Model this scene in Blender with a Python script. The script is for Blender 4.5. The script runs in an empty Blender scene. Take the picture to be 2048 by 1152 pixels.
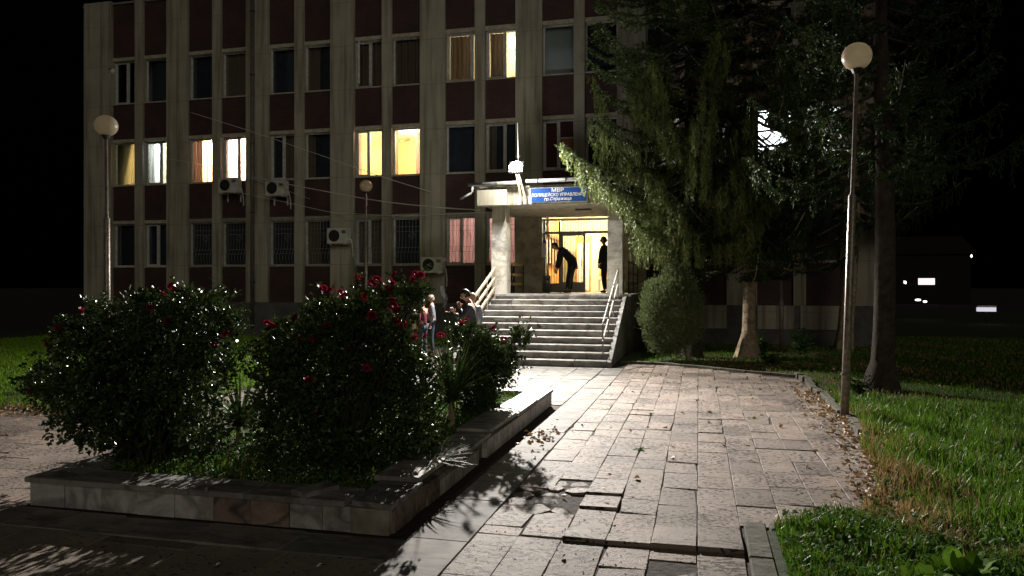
import bpy, bmesh, math, random
import numpy as np
from mathutils import Vector, Matrix, Euler, noise as mnoise
random.seed(7); RNG = np.random.default_rng(7)
R = math.radians; PI = math.pi
SC = bpy.context.scene; COL = SC.collection

# ------------------------------------------------------------------ camera, sky, lights, exposure
TH = R(14.0); F = 1500.0; H = 1.9; HV = 570.0
cd = bpy.data.cameras.new('camera'); cam = bpy.data.objects.new('camera', cd); COL.objects.link(cam)
cam.location = (0, 0, H); cam.rotation_euler = (R(90), 0, TH)
cd.sensor_width = 36; cd.lens = 36 * F / 2048; cd.shift_y = -6 / 2048; cd.clip_start = 0.05; cd.clip_end = 2000
SC.camera = cam
SC.view_settings.view_transform = 'Standard'; SC.view_settings.look = 'None'
SC.view_settings.exposure = 0.35; SC.view_settings.gamma = 1
w = bpy.data.worlds.new('World'); SC.world = w; w.use_nodes = True
sky = w.node_tree.nodes.new('ShaderNodeTexSky'); sky.sky_type = 'NISHITA'; sky.sun_disc = False
sky.sun_elevation = R(-4); sky.sun_rotation = R(200)
w.node_tree.links.new(sky.outputs[0], w.node_tree.nodes['Background'].inputs[0])
w.node_tree.nodes['Background'].inputs[1].default_value = 0.004
# faint glow of the town behind the camera (very weak, very soft sun lamp)
sl = bpy.data.lights.new('town_glow', 'SUN'); sl.energy = 0.22; sl.angle = R(25); sl.color = (1.0, .90, .74)
so = bpy.data.objects.new('town_glow', sl); COL.objects.link(so)
so.rotation_euler = Vector((-0.45, 1.0, -0.42)).to_track_quat('-Z', 'Y').to_euler()
SC.cycles.max_bounces = 6; SC.cycles.transparent_max_bounces = 12
SC.cycles.sample_clamp_indirect = 4

LAMP = Vector((-4.98, 20.33, 5.2))
def lamp(name, kind, loc, energy, color, size=.1, target=None, parent=None, **k):
    l = bpy.data.lights.new(name, kind); l.energy = energy; l.color = color
    if kind in ('POINT', 'SPOT'): l.shadow_soft_size = size
    if kind == 'AREA':
        l.size = size
    for a, b in k.items(): setattr(l, a, b)
    o = bpy.data.objects.new(name, l); COL.objects.link(o)
    if parent: o.parent = parent; o.location = Vector(loc) - parent.location
    else: o.location = loc
    if target is not None: o.rotation_euler = (Vector(target) - Vector(loc)).to_track_quat('-Z', 'Y').to_euler()
    return o

def at(u, v, Z):                       # point seen at pixel (u, v) at distance Z metres
    xc = (u - 1024) / F; zc = (HV - v) / F
    return Vector((Z * (-math.sin(TH) + xc * math.cos(TH)), Z * (math.cos(TH) + xc * math.sin(TH)), H + Z * zc))
def gnd(u, v, z=0.0):
    return at(u, v, F * (H - z) / (v - HV))

# ------------------------------------------------------------------ materials
MATS = {}
def nodes(name):
    m = bpy.data.materials.new(name); m.use_nodes = True
    nt = m.node_tree; b = nt.nodes['Principled BSDF']; MATS[name] = m
    return m, nt, b
def N(nt, t, **k):
    n = nt.nodes.new(t)
    for a, v in k.items():
        if a in n.inputs: n.inputs[a].default_value = v
        else: setattr(n, a, v)
    return n
def L(nt, a, b): nt.links.new(a, b)
def ramp(nt, fac, stops):
    r = N(nt, 'ShaderNodeValToRGB'); e = r.color_ramp.elements
    while len(e) < len(stops): e.new(.5)
    for i, (p, c) in enumerate(stops):
        e[i].position = p; e[i].color = (*c, 1) if len(c) == 3 else c
    L(nt, fac, r.inputs[0]); return r
def coords(nt, scale=(1, 1, 1)):
    t = N(nt, 'ShaderNodeTexCoord'); g = N(nt, 'ShaderNodeNewGeometry'); mp = N(nt, 'ShaderNodeMapping')
    mp.inputs['Scale'].default_value = scale
    L(nt, g.outputs['Position'], mp.inputs[0]); return mp.outputs[0], g
def mix(nt, fac, a, b, mode='MIX'):
    m = N(nt, 'ShaderNodeMix', data_type='RGBA', blend_type=mode)
    if isinstance(fac, (int, float)): m.inputs[0].default_value = fac
    else: L(nt, fac, m.inputs[0])
    for s, i in ((a, 6), (b, 7)):
        if isinstance(s, tuple): m.inputs[i].default_value = (*s, 1)
        else: L(nt, s, m.inputs[i])
    return m.outputs[2]
def simple(name, col, rough=.6, metal=0, noise=.0, nscale=8, bump=0, spec=.5, dark=.6):
    m, nt, b = nodes(name)
    b.inputs['Roughness'].default_value = rough; b.inputs['Metallic'].default_value = metal
    b.inputs['Specular IOR Level'].default_value = spec
    b.inputs['Base Color'].default_value = (*col, 1)
    if noise or bump:
        c, g = coords(nt); n = N(nt, 'ShaderNodeTexNoise', Scale=nscale, Detail=6.0, Roughness=.6); L(nt, c, n.inputs['Vector'])
        if noise:
            r = ramp(nt, n.outputs[0], [(.3, tuple(x * dark for x in col)), (.7, tuple(min(1, x * (1 + noise)) for x in col))])
            L(nt, r.outputs[0], b.inputs['Base Color'])
        if bump:
            bp = N(nt, 'ShaderNodeBump', Strength=bump, Distance=.02); L(nt, n.outputs[0], bp.inputs['Height']); L(nt, bp.outputs[0], b.inputs['Normal'])
    return m
def emis(name, col, s):
    m, nt, b = nodes(name)
    b.inputs['Base Color'].default_value = (*col, 1); b.inputs['Emission Color'].default_value = (*col, 1); b.inputs['Emission Strength'].default_value = s
    return m

def travertine(name, c1, c2, pit, amt=.5, strength=.9):
    m, nt, b = nodes(name); c, g = coords(nt)
    isl = g.outputs['Random Per Island']
    # shift the pattern from slab to slab
    add = N(nt, 'ShaderNodeVectorMath', operation='ADD'); mul = N(nt, 'ShaderNodeMath', operation='MULTIPLY'); L(nt, isl, mul.inputs[0]); mul.inputs[1].default_value = 37
    L(nt, c, add.inputs[0]); L(nt, mul.outputs[0], add.inputs[1])
    n1 = N(nt, 'ShaderNodeTexNoise', Scale=2.2, Detail=8.0, Roughness=.62); L(nt, add.outputs[0], n1.inputs['Vector'])
    base = ramp(nt, n1.outputs[0], [(.3, c2), (.68, c1)])
    tint = ramp(nt, isl, [(0, (.62, .60, .58)), (.35, (.86, .85, .83)), (.7, (1, .97, .94)), (1, (1.0, .92, .88))])
    col = mix(nt, 1, base.outputs[0], tint.outputs[0], 'MULTIPLY')
    st = N(nt, 'ShaderNodeMapping'); st.inputs['Scale'].default_value = (22, 34, 22); L(nt, add.outputs[0], st.inputs[0])
    n2 = N(nt, 'ShaderNodeTexNoise', Scale=1.0, Detail=3.0, Roughness=.55, Distortion=.25); L(nt, st.outputs[0], n2.inputs['Vector'])
    n3 = N(nt, 'ShaderNodeTexNoise', Scale=1.5, Detail=4.0); L(nt, c, n3.inputs['Vector'])
    thr = N(nt, 'ShaderNodeMapRange'); thr.inputs[1].default_value = .3; thr.inputs[2].default_value = .7
    thr.inputs[3].default_value = .335; thr.inputs[4].default_value = .335 + .22 * amt
    L(nt, n3.outputs[0], thr.inputs[0])
    sub = N(nt, 'ShaderNodeMath', operation='SUBTRACT'); L(nt, n2.outputs[0], sub.inputs[0]); L(nt, thr.outputs[0], sub.inputs[1])
    pitm = N(nt, 'ShaderNodeMapRange'); pitm.inputs[1].default_value = -.012; pitm.inputs[2].default_value = .012; L(nt, sub.outputs[0], pitm.inputs[0])
    col2 = mix(nt, pitm.outputs[0], pit, col)
    L(nt, col2, b.inputs['Base Color'])
    h1 = N(nt, 'ShaderNodeMath', operation='MULTIPLY_ADD'); L(nt, n1.outputs[0], h1.inputs[0]); h1.inputs[1].default_value = 1.1; L(nt, pitm.outputs[0], h1.inputs[2])
    n4 = N(nt, 'ShaderNodeTexNoise', Scale=60.0, Detail=4.0); L(nt, c, n4.inputs['Vector'])
    h2 = N(nt, 'ShaderNodeMath', operation='MULTIPLY_ADD'); L(nt, n4.outputs[0], h2.inputs[0]); h2.inputs[1].default_value = .22; L(nt, h1.outputs[0], h2.inputs[2])
    bp = N(nt, 'ShaderNodeBump', Strength=strength, Distance=.02); L(nt, h2.outputs[0], bp.inputs['Height']); L(nt, bp.outputs[0], b.inputs['Normal'])
    b.inputs['Roughness'].default_value = .72; b.inputs['Specular IOR Level'].default_value = .3
    return m
travertine('travertine', (.40, .335, .295), (.25, .21, .18), (.04, .03, .024), .75)
travertine('worn_paver', (.40, .36, .31), (.26, .23, .20), (.08, .065, .05), .3, .5)

def marble(name, c1, c2, vein, scale=.9, rough=.6, streak=0.0):
    m, nt, b = nodes(name); c, g = coords(nt); isl = g.outputs['Random Per Island']
    mul = N(nt, 'ShaderNodeMath', operation='MULTIPLY'); L(nt, isl, mul.inputs[0]); mul.inputs[1].default_value = 51
    add = N(nt, 'ShaderNodeVectorMath', operation='ADD'); L(nt, c, add.inputs[0]); L(nt, mul.outputs[0], add.inputs[1])
    rot = N(nt, 'ShaderNodeMapping'); rot.inputs['Rotation'].default_value = (.4, .5, .7); rot.inputs['Scale'].default_value = (1, 3.4, 1.6); L(nt, add.outputs[0], rot.inputs[0])
    n = N(nt, 'ShaderNodeTexNoise', Scale=scale, Detail=5.0, Roughness=.5, Distortion=.8); L(nt, rot.outputs[0], n.inputs['Vector'])
    r = ramp(nt, n.outputs[0], [(.30, c2), (.44, c1), (.5, vein), (.56, c1), (.75, c2)])
    t = ramp(nt, isl, [(0, (.70, .70, .72)), (.5, (.9, .9, .9)), (1, (1, .98, .95))])
    col = mix(nt, 1, r.outputs[0], t.outputs[0], 'MULTIPLY')
    n2 = N(nt, 'ShaderNodeTexNoise', Scale=3.0, Detail=8.0, Roughness=.7); L(nt, c, n2.inputs['Vector'])
    d = ramp(nt, n2.outputs[0], [(.36, (.5, .46, .40)), (.55, (1, 1, 1))])
    col = mix(nt, .8, col, d.outputs[0], 'MULTIPLY')
    L(nt, col, b.inputs['Base Color']); b.inputs['Roughness'].default_value = rough; b.inputs['Specular IOR Level'].default_value = .2
    n3 = N(nt, 'ShaderNodeTexNoise', Scale=14.0, Detail=6.0); L(nt, c, n3.inputs['Vector'])
    bp = N(nt, 'ShaderNodeBump', Strength=.35, Distance=.006); L(nt, n3.outputs[0], bp.inputs['Height']); L(nt, bp.outputs[0], b.inputs['Normal'])
    return m
marble('marble', (.46, .445, .42), (.35, .34, .32), (.25, .25, .25))
marble('marble_floor', (.33, .32, .30), (.245, .24, .225), (.18, .18, .18), .9, .75)
marble('marble_white', (.66, .64, .58), (.52, .50, .46), (.42, .41, .38))
marble('marble_grey', (.36, .36, .35), (.27, .27, .26), (.18, .18, .18))
marble('planter_marble', (.78, .77, .72), (.62, .62, .58), (.42, .42, .42), 1.4)
marble('planter_grey', (.60, .61, .59), (.45, .46, .44), (.30, .30, .31), 1.4)
marble('marble_brown', (.34, .27, .22), (.22, .18, .15), (.12, .10, .09), 1.6)
marble('marble_pale', (.50, .46, .37), (.44, .40, .32), (.38, .35, .28), .6)

def brickmat():
    m, nt, b = nodes('dark_red_brick'); c, g = coords(nt)
    sp = N(nt, 'ShaderNodeSeparateXYZ'); L(nt, c, sp.inputs[0]); cb = N(nt, 'ShaderNodeCombineXYZ')
    ax = N(nt, 'ShaderNodeMath', operation='ADD'); L(nt, sp.outputs[0], ax.inputs[0]); L(nt, sp.outputs[1], ax.inputs[1])
    L(nt, ax.outputs[0], cb.inputs[0]); L(nt, sp.outputs[2], cb.inputs[1])
    br = N(nt, 'ShaderNodeTexBrick'); br.inputs['Scale'].default_value = 1; br.inputs['Brick Width'].default_value = .25; br.inputs['Row Height'].default_value = .078
    br.inputs['Mortar Size'].default_value = .006; br.inputs['Color1'].default_value = (.070, .031, .030, 1); br.inputs['Color2'].default_value = (.050, .024, .024, 1); br.inputs['Mortar'].default_value = (.075, .055, .052, 1)
    L(nt, cb.outputs[0], br.inputs['Vector'])
    n = N(nt, 'ShaderNodeTexNoise', Scale=1.3, Detail=5.0); L(nt, c, n.inputs['Vector'])
    d = ramp(nt, n.outputs[0], [(.3, (.6, .6, .62)), (.7, (1.1, 1.05, 1))])
    L(nt, mix(nt, 1, br.outputs[0], d.outputs[0], 'MULTIPLY'), b.inputs['Base Color'])
    bp = N(nt, 'ShaderNodeBump', Strength=.6, Distance=.01); bp.invert = True; L(nt, br.outputs['Fac'], bp.inputs['Height']); L(nt, bp.outputs[0], b.inputs['Normal'])
    b.inputs['Roughness'].default_value = .75
brickmat()
def plaster(name, col, joint=1.6, off=.55):
    m, nt, b = nodes(name); c, g = coords(nt)
    n = N(nt, 'ShaderNodeTexNoise', Scale=.8, Detail=8.0, Roughness=.65); L(nt, c, n.inputs['Vector'])
    r = ramp(nt, n.outputs[0], [(.3, tuple(x * .72 for x in col)), (.7, col)])
    mp = N(nt, 'ShaderNodeMapping'); mp.inputs['Scale'].default_value = (7, 7, .35); L(nt, c, mp.inputs[0])
    s = N(nt, 'ShaderNodeTexNoise', Scale=1.0, Detail=5.0); L(nt, mp.outputs[0], s.inputs['Vector'])
    sr = ramp(nt, s.outputs[0], [(.34, (.46, .42, .36)), (.54, (1, 1, 1))])
    cc = mix(nt, .75, r.outputs[0], sr.outputs[0], 'MULTIPLY')
    sp = N(nt, 'ShaderNodeSeparateXYZ'); L(nt, c, sp.inputs[0])
    a = N(nt, 'ShaderNodeMath', operation='ADD'); L(nt, sp.outputs[2], a.inputs[0]); a.inputs[1].default_value = off
    md = N(nt, 'ShaderNodeMath', operation='PINGPONG'); L(nt, a.outputs[0], md.inputs[0]); md.inputs[1].default_value = joint / 2
    lt = N(nt, 'ShaderNodeMath', operation='LESS_THAN'); L(nt, md.outputs[0], lt.inputs[0]); lt.inputs[1].default_value = .008
    cc = mix(nt, lt.outputs[0], cc, tuple(x * .45 for x in col))
    L(nt, cc, b.inputs['Base Color']); b.inputs['Roughness'].default_value = .85
    n2 = N(nt, 'ShaderNodeTexNoise', Scale=40.0, Detail=3.0); L(nt, c, n2.inputs['Vector'])
    bp = N(nt, 'ShaderNodeBump', Strength=.25, Distance=.01); L(nt, n2.outputs[0], bp.inputs['Height']); L(nt, bp.outputs[0], b.inputs['Normal'])
plaster('beige_plaster', (.42, .395, .315))
plaster('canopy_plaster', (.46, .43, .34), 50)
simple('plinth', (.10, .10, .095), .85, noise=.3, nscale=3, bump=.3)
simple('lintel', (.46, .42, .33), .8, noise=.1, nscale=6)
simple('white_frame', (.55, .55, .52), .45, noise=.1)
simple('white_paint', (.7, .69, .66), .4, noise=.1, nscale=5, dark=.8)
simple('ac_case', (.55, .54, .48), .5, noise=.15, nscale=5, dark=.75)
simple('black_grille', (.02, .02, .02), .5)
simple('pole_paint', (.23, .20, .17), .38, .3, noise=.4, nscale=18, dark=.5, bump=.3)
simple('pipe_paint', (.11, .105, .085), .6, noise=.3)
simple('dark_metal', (.05, .05, .05), .45, .5, noise=.3)
simple('grille_iron', (.22, .215, .20), .5, .2)
simple('gutter_metal', (.55, .56, .56), .35, .5, noise=.1)
simple('old_wood', (.36, .29, .21), .7, noise=.3, nscale=12, bump=.3)
simple('yellow_wood', (.55, .38, .16), .55, noise=.2, nscale=12)
simple('orange_wood', (.62, .27, .06), .45, noise=.25, nscale=5)
simple('brown_wood', (.22, .09, .04), .45, noise=.25, nscale=5)
simple('turf', (.030, .045, .012), .95, noise=.6, nscale=9, bump=.8)
simple('soil', (.045, .034, .024), .95, noise=.5, nscale=14, bump=.8)
simple('mossy_stone', (.11, .105, .08), .95, noise=.5, nscale=9, bump=.8)
simple('concrete', (.20, .19, .165), .9, noise=.3, nscale=7, bump=.5)
simple('asphalt', (.05, .05, .05), .9, noise=.3)
simple('dry_leaf', (.42, .25, .11), .6, noise=.5, nscale=3)
simple('pale_leaf', (.62, .50, .32), .6, noise=.3, nscale=3)
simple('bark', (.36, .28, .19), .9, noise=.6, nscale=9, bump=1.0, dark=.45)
simple('bark_shade', (.045, .034, .027), .95, noise=.5, nscale=9, bump=1.0, dark=.4)  # darker copy of bark: the unlit trunks' shade is put into the colour
simple('cane', (.03, .034, .016), .8, spec=.2)
simple('cable_skin', (.62, .60, .55), .5)
simple('skin', (.50, .29, .21), .55); simple('eye', (.02, .02, .02), .2)
simple('hair_dark', (.02, .016, .012), .45); simple('hair_fair', (.42, .30, .18), .55); simple('hair_grey', (.25, .22, .19), .6)
simple('navy_cloth', (.014, .018, .034), .8); simple('black_cloth', (.010, .010, .012), .8)
simple('dark_jacket', (.035, .033, .042), .6, noise=.3); simple('grey_quilt', (.20, .21, .25), .5, noise=.5, nscale=16, bump=.6)
simple('maroon_cloth', (.13, .015, .03), .7); simple('cream_fleece', (.60, .55, .44), .95, noise=.2, nscale=40, bump=1)
simple('white_cloth', (.7, .7, .74), .8); simple('jean_cloth', (.05, .06, .09), .8)
simple('shoe', (.012, .012, .012), .4); simple('cigarette_paper', (.8, .8, .78), .6); emis('ember', (1, .25, .05), 8)
simple('orange_rubber', (.8, .22, .04), .5)
simple('blue_board', (.012, .07, .30), .4, noise=.1, dark=.8)
simple('sign_white', (.85, .85, .85), .5)
simple('cream_wall', (.70, .64, .44), .7, noise=.05, nscale=2, dark=.9)
simple('white_wall', (.78, .78, .76), .7); simple('pink_wall', (.75, .58, .50), .7); simple('lemon_wall', (.80, .62, .28), .7); simple('yellow_wall', (.75, .52, .16), .7)
simple('room_floor', (.35, .30, .22), .5, noise=.1); simple('poster_teal', (.05, .28, .28), .6, noise=.6, nscale=9)
simple('paper', (.72, .70, .60), .7, noise=.1); simple('unlit_room', (.030, .036, .055), .7, noise=.25, nscale=3)  # the navy tone stands for the darkness of unlit rooms
simple('blind_grey', (.42, .46, .46), .7); simple('blind_red', (.10, .022, .02), .7); simple('steel', (.3, .3, .3), .35, .7)
simple('orange_plastic', (.62, .20, .07), .6); simple('blue_paint', (.02, .09, .45), .5)
simple('teal_cup', (.1, .5, .45), .4); simple('plastic_film', (.6, .62, .6), .15); simple('foil', (.7, .7, .7), .2, .8)
simple('car_paint', (.008, .008, .009), .7, spec=.15); simple('tyre', (.02, .02, .02), .8); simple('far_wall', (.008, .007, .007), .95); simple('roof_tile', (.012, .007, .006), .95)

def leafmat(name, c1, c2, rough=.4, trans=.35, spec=.5, scale=5.0):
    m, nt, b = nodes(name); c, g = coords(nt)
    n = N(nt, 'ShaderNodeTexNoise', Scale=scale, Detail=3.0); L(nt, c, n.inputs['Vector'])
    a = N(nt, 'ShaderNodeMath', operation='MULTIPLY_ADD'); L(nt, g.outputs['Random Per Island'], a.inputs[0]); a.inputs[1].default_value = .6
    s = N(nt, 'ShaderNodeMath', operation='MULTIPLY'); L(nt, n.outputs[0], s.inputs[0]); s.inputs[1].default_value = .5
    L(nt, s.outputs[0], a.inputs[2])
    r = ramp(nt, a.outputs[0], [(.1, c2), (.85, c1)]); L(nt, r.outputs[0], b.inputs['Base Color'])
    b.inputs['Roughness'].default_value = rough; b.inputs['Specular IOR Level'].default_value = spec
    t = N(nt, 'ShaderNodeBsdfTranslucent'); L(nt, r.outputs[0], t.inputs[0])
    mx = N(nt, 'ShaderNodeMixShader'); mx.inputs[0].default_value = trans
    L(nt, b.outputs[0], mx.inputs[1]); L(nt, t.outputs[0], mx.inputs[2]); L(nt, mx.outputs[0], nt.nodes['Material Output'].inputs[0])
leafmat('rose_leaf', (.06, .10, .024), (.018, .036, .010), .38, .14, .42)
leafmat('rose_petal', (.30, .008, .04), (.16, .005, .02), .5, .45)
leafmat('yucca_leaf', (.10, .17, .045), (.03, .06, .018), .6, .12, .15)
leafmat('grass_blade', (.14, .28, .022), (.035, .09, .010), .45, .35, .4, 1.2)
leafmat('grass_lawn', (.26, .47, .03), (.13, .27, .018), .5, .35, .3, 1.2)
leafmat('grass_dry', (.42, .29, .12), (.16, .11, .045), .6, .3)
leafmat('spruce_lit', (.21, .26, .075), (.09, .12, .04), .5, .2, .3)  # bright copy for the hanging twigs: lamplight put into their colour
leafmat('spruce_shade', (.10, .14, .045), (.04, .065, .022), .5, .2, .3)  # darker copy for the same tree's crown: shade put into the colour
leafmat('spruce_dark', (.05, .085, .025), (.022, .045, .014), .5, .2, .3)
leafmat('juniper', (.20, .24, .11), (.10, .135, .06), .6, .2, .3)
leafmat('weed_leaf', (.11, .21, .055), (.045, .10, .03), .65, .25, .2)
leafmat('broad_leaf', (.16, .30, .03), (.10, .2, .02), .75, .35, .15)
leafmat('leaf_litter', (.50, .34, .17), (.20, .11, .05), .6, .1)
leafmat('curtain_tan', (.62, .50, .28), (.50, .38, .20), .9, .65); leafmat('curtain_brown', (.26, .19, .14), (.12, .085, .07), .9, .14, scale=2)
leafmat('curtain_dull', (.075, .085, .105), (.05, .055, .07), .9, .1); leafmat('curtain_sheer', (.85, .75, .5), (.7, .6, .4), .9, .75); leafmat('curtain_white', (.85, .8, .78), (.75, .7, .68), .9, .7)
leafmat('curtain_pink', (.62, .44, .42), (.5, .36, .34), .9, .6)

m, nt, b = nodes('globe_glass')
b.inputs['Base Color'].default_value = (.52, .46, .36, 1); b.inputs['Roughness'].default_value = .3
t = N(nt, 'ShaderNodeBsdfTranslucent'); t.inputs[0].default_value = (.75, .68, .54, 1)
c, g = coords(nt); n = N(nt, 'ShaderNodeTexNoise', Scale=9.0, Detail=5.0); L(nt, c, n.inputs['Vector'])
r = ramp(nt, n.outputs[0], [(.3, (.36, .31, .23)), (.7, (.55, .49, .38))]); L(nt, r.outputs[0], b.inputs['Base Color'])
mx = N(nt, 'ShaderNodeMixShader'); mx.inputs[0].default_value = .55
L(nt, b.outputs[0], mx.inputs[1]); L(nt, t.outputs[0], mx.inputs[2]); L(nt, mx.outputs[0], nt.nodes['Material Output'].inputs[0])
m, nt, b = nodes('window_glass')
gl = N(nt, 'ShaderNodeBsdfGlossy', Roughness=.03); gl.inputs[0].default_value = (.8, .85, .9, 1); tr = N(nt, 'ShaderNodeBsdfTransparent'); tr.inputs[0].default_value = (.92, .94, .94, 1)
fr = N(nt, 'ShaderNodeFresnel', IOR=1.5); mx = N(nt, 'ShaderNodeMixShader'); L(nt, fr.outputs[0], mx.inputs[0]); L(nt, tr.outputs[0], mx.inputs[1]); L(nt, gl.outputs[0], mx.inputs[2]); L(nt, mx.outputs[0], nt.nodes['Material Output'].inputs[0])
m, nt, b = nodes('smoke')
for nd in list(nt.nodes):
    if nd.type == 'BSDF_PRINCIPLED': nt.nodes.remove(nd)
pv = N(nt, 'ShaderNodeVolumePrincipled'); nz_ = N(nt, 'ShaderNodeTexNoise', Scale=9.0, Detail=3.0); mr_ = N(nt, 'ShaderNodeMapRange'); mr_.inputs[1].default_value = .42; mr_.inputs[2].default_value = .75; mr_.inputs[3].default_value = 0; mr_.inputs[4].default_value = .8; L(nt, nz_.outputs[0], mr_.inputs[0]); L(nt, mr_.outputs[0], pv.inputs['Density']); pv.inputs['Color'].default_value = (.8, .87, 1, 1); L(nt, pv.outputs[0], nt.nodes['Material Output'].inputs['Volume'])

def M(n): return MATS[n]

# ------------------------------------------------------------------ mesh helpers
class MB:
    def __init__(s): s.v = []; s.f = []; s.m = []
    def add(s, vs, fs, mi=0):
        o = len(s.v); s.v += [tuple(p) for p in vs]; s.f += [tuple(i + o for i in f) for f in fs]; s.m += [mi] * len(fs)
    def box(s, x0, y0, z0, x1, y1, z1, mi=0, mat=None):
        vs = [Vector(p) for p in ((x0, y0, z0), (x1, y0, z0), (x1, y1, z0), (x0, y1, z0), (x0, y0, z1), (x1, y0, z1), (x1, y1, z1), (x0, y1, z1))]
        if mat: vs = [mat @ p for p in vs]
        s.add(vs, [(0, 3, 2, 1), (4, 5, 6, 7), (0, 1, 5, 4), (1, 2, 6, 5), (2, 3, 7, 6), (3, 0, 4, 7)], mi)
    def slab(s, x0, y0, x1, y1, z0, z1, mi=0, tilt=(0, 0), rot=0, bev=.004, dz=0):
        cx, cy = (x0 + x1) / 2, (y0 + y1) / 2; hx, hy = (x1 - x0) / 2, (y1 - y0) / 2; c, q = math.cos(rot), math.sin(rot)
        def P(a, b_, z):
            zz = z + dz + a * tilt[0] + b_ * tilt[1]; return (cx + a * c - b_ * q, cy + a * q + b_ * c, zz)
        vs = []; cc = [(random.gauss(0, .0022), random.gauss(0, .0022)) for _ in range(4)]
        if hx > .1 and hy > .1 and random.random() < .22: cc[random.randrange(4)] = (random.uniform(.01, .035), random.uniform(.01, .05))
        for (e, z) in ((0, z0), (0, z1 - bev), (bev, z1)):
            for q_, (a, b_) in enumerate(((-1, -1), (1, -1), (1, 1), (-1, 1))): vs.append(P(a * (hx - e - cc[q_][0]), b_ * (hy - e - cc[q_][1]), z))
        fs = [(8, 9, 10, 11)]
        for k in (0, 4):
            for i in range(4): j = (i + 1) % 4; fs.append((k + i, k + j, k + 4 + j, k + 4 + i))
        s.add(vs, fs, mi)
    def tube(s, pts, rad, n=8, mi=0, cap=True):
        pts = [Vector(p) for p in pts]
        if isinstance(rad, (int, float)): rad = [rad] * len(pts)
        vs = []; up = Vector((0, 0, 1)); 
        for i, p in enumerate(pts):
            d = (pts[min(i + 1, len(pts) - 1)] - pts[max(i - 1, 0)]).normalized()
            a = d.cross(up if abs(d.z) < .95 else Vector((1, 0, 0))).normalized(); b_ = d.cross(a).normalized()
            for k in range(n):
                t = 2 * PI * k / n; vs.append(p + (a * math.cos(t) + b_ * math.sin(t)) * rad[i])
        fs = []
        for i in range(len(pts) - 1):
            for k in range(n):
                k2 = (k + 1) % n; fs.append((i * n + k, i * n + k2, (i + 1) * n + k2, (i + 1) * n + k))
        if cap: fs.append(tuple(reversed(range(n)))); fs.append(tuple((len(pts) - 1) * n + k for k in range(n)))
        s.add(vs, fs, mi)
    def lathe(s, c, prof, n=24, mi=0):
        c = Vector(c); vs = []; 
        for r_, z in prof:
            for k in range(n): t = 2 * PI * k / n; vs.append(c + Vector((r_ * math.cos(t), r_ * math.sin(t), z)))
        fs = []
        for i in range(len(prof) - 1):
            for k in range(n): k2 = (k + 1) % n; fs.append((i * n + k, i * n + k2, (i + 1) * n + k2, (i + 1) * n + k))
        s.add(vs, fs, mi)
    def sphere(s, c, r_, n=24, mi=0, sc=(1, 1, 1)):
        vs = []; c = Vector(c); m_ = n // 2
        for i in range(m_ + 1):
            a = PI * i / m_
            for k in range(n): t = 2 * PI * k / n; vs.append(c + Vector((r_ * sc[0] * math.sin(a) * math.cos(t), r_ * sc[1] * math.sin(a) * math.sin(t), r_ * sc[2] * math.cos(a))))
        fs = []
        for i in range(m_):
            for k in range(n): k2 = (k + 1) % n; fs.append((i * n + k, (i + 1) * n + k, (i + 1) * n + k2, i * n + k2))
        s.add(vs, fs, mi)
    def build(s, name, mats, parent=None, smooth=False, root=None):
        me = bpy.data.meshes.new(name)
        off = rootloc(parent) if parent else Vector((0, 0, 0))
        me.from_pydata([(a - off.x, b_ - off.y, c_ - off.z) for a, b_, c_ in s.v], [], s.f)
        if isinstance(mats, str): mats = [mats]
        for q in mats: me.materials.append(M(q))
        me.polygons.foreach_set('material_index', s.m)
        if smooth: me.polygons.foreach_set('use_smooth', [True] * len(s.f))
        me.update(); o = bpy.data.objects.new(name, me); COL.objects.link(o)
        if parent: o.parent = parent
        return o
def rootloc(o):
    v = Vector((0, 0, 0))
    while o: v += o.location; o = o.parent
    return v
def npmesh(name, verts, k, mats, parent=None, midx=None):
    """verts (n,k,3): n separate faces with k corners"""
    n = len(verts); me = bpy.data.meshes.new(name); off = rootloc(parent) if parent else Vector((0, 0, 0))
    V = (np.asarray(verts, dtype=np.float32) - np.array(off, dtype=np.float32)).reshape(-1)
    me.vertices.add(n * k); me.vertices.foreach_set('co', V)
    me.loops.add(n * k); me.loops.foreach_set('vertex_index', np.arange(n * k, dtype=np.int32))
    me.polygons.add(n); me.polygons.foreach_set('loop_start', np.arange(0, n * k, k, dtype=np.int32))
    try: me.polygons.foreach_set('loop_total', np.full(n, k, dtype=np.int32))
    except Exception: pass
    if isinstance(mats, str): mats = [mats]
    for q in mats: me.materials.append(M(q))
    if midx is not None: me.polygons.foreach_set('material_index', np.asarray(midx, dtype=np.int32))
    me.update(calc_edges=True); me.validate()
    o = bpy.data.objects.new(name, me); COL.objects.link(o)
    if parent: o.parent = parent
    return o
def tag(o, label, cat=None, group=None, kind=None):
    if label: o['label'] = label
    if cat: o['category'] = cat
    if group: o['group'] = group
    if kind: o['kind'] = kind
    return o
def thing(name, loc, label, cat, group=None, rz=0):
    o = bpy.data.objects.new(name, None); COL.objects.link(o); o.location = loc; o.rotation_euler = (0, 0, rz)
    o.empty_display_size = .2
    return tag(o, label, cat, group)
def kids(o): return [c for c in bpy.data.objects if c.parent == o]
def copytree(o, parent=None):
    c = o.copy(); COL.objects.link(c)
    if parent: c.parent = parent
    for k in kids(o): copytree(k, c)
    return c

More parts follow.
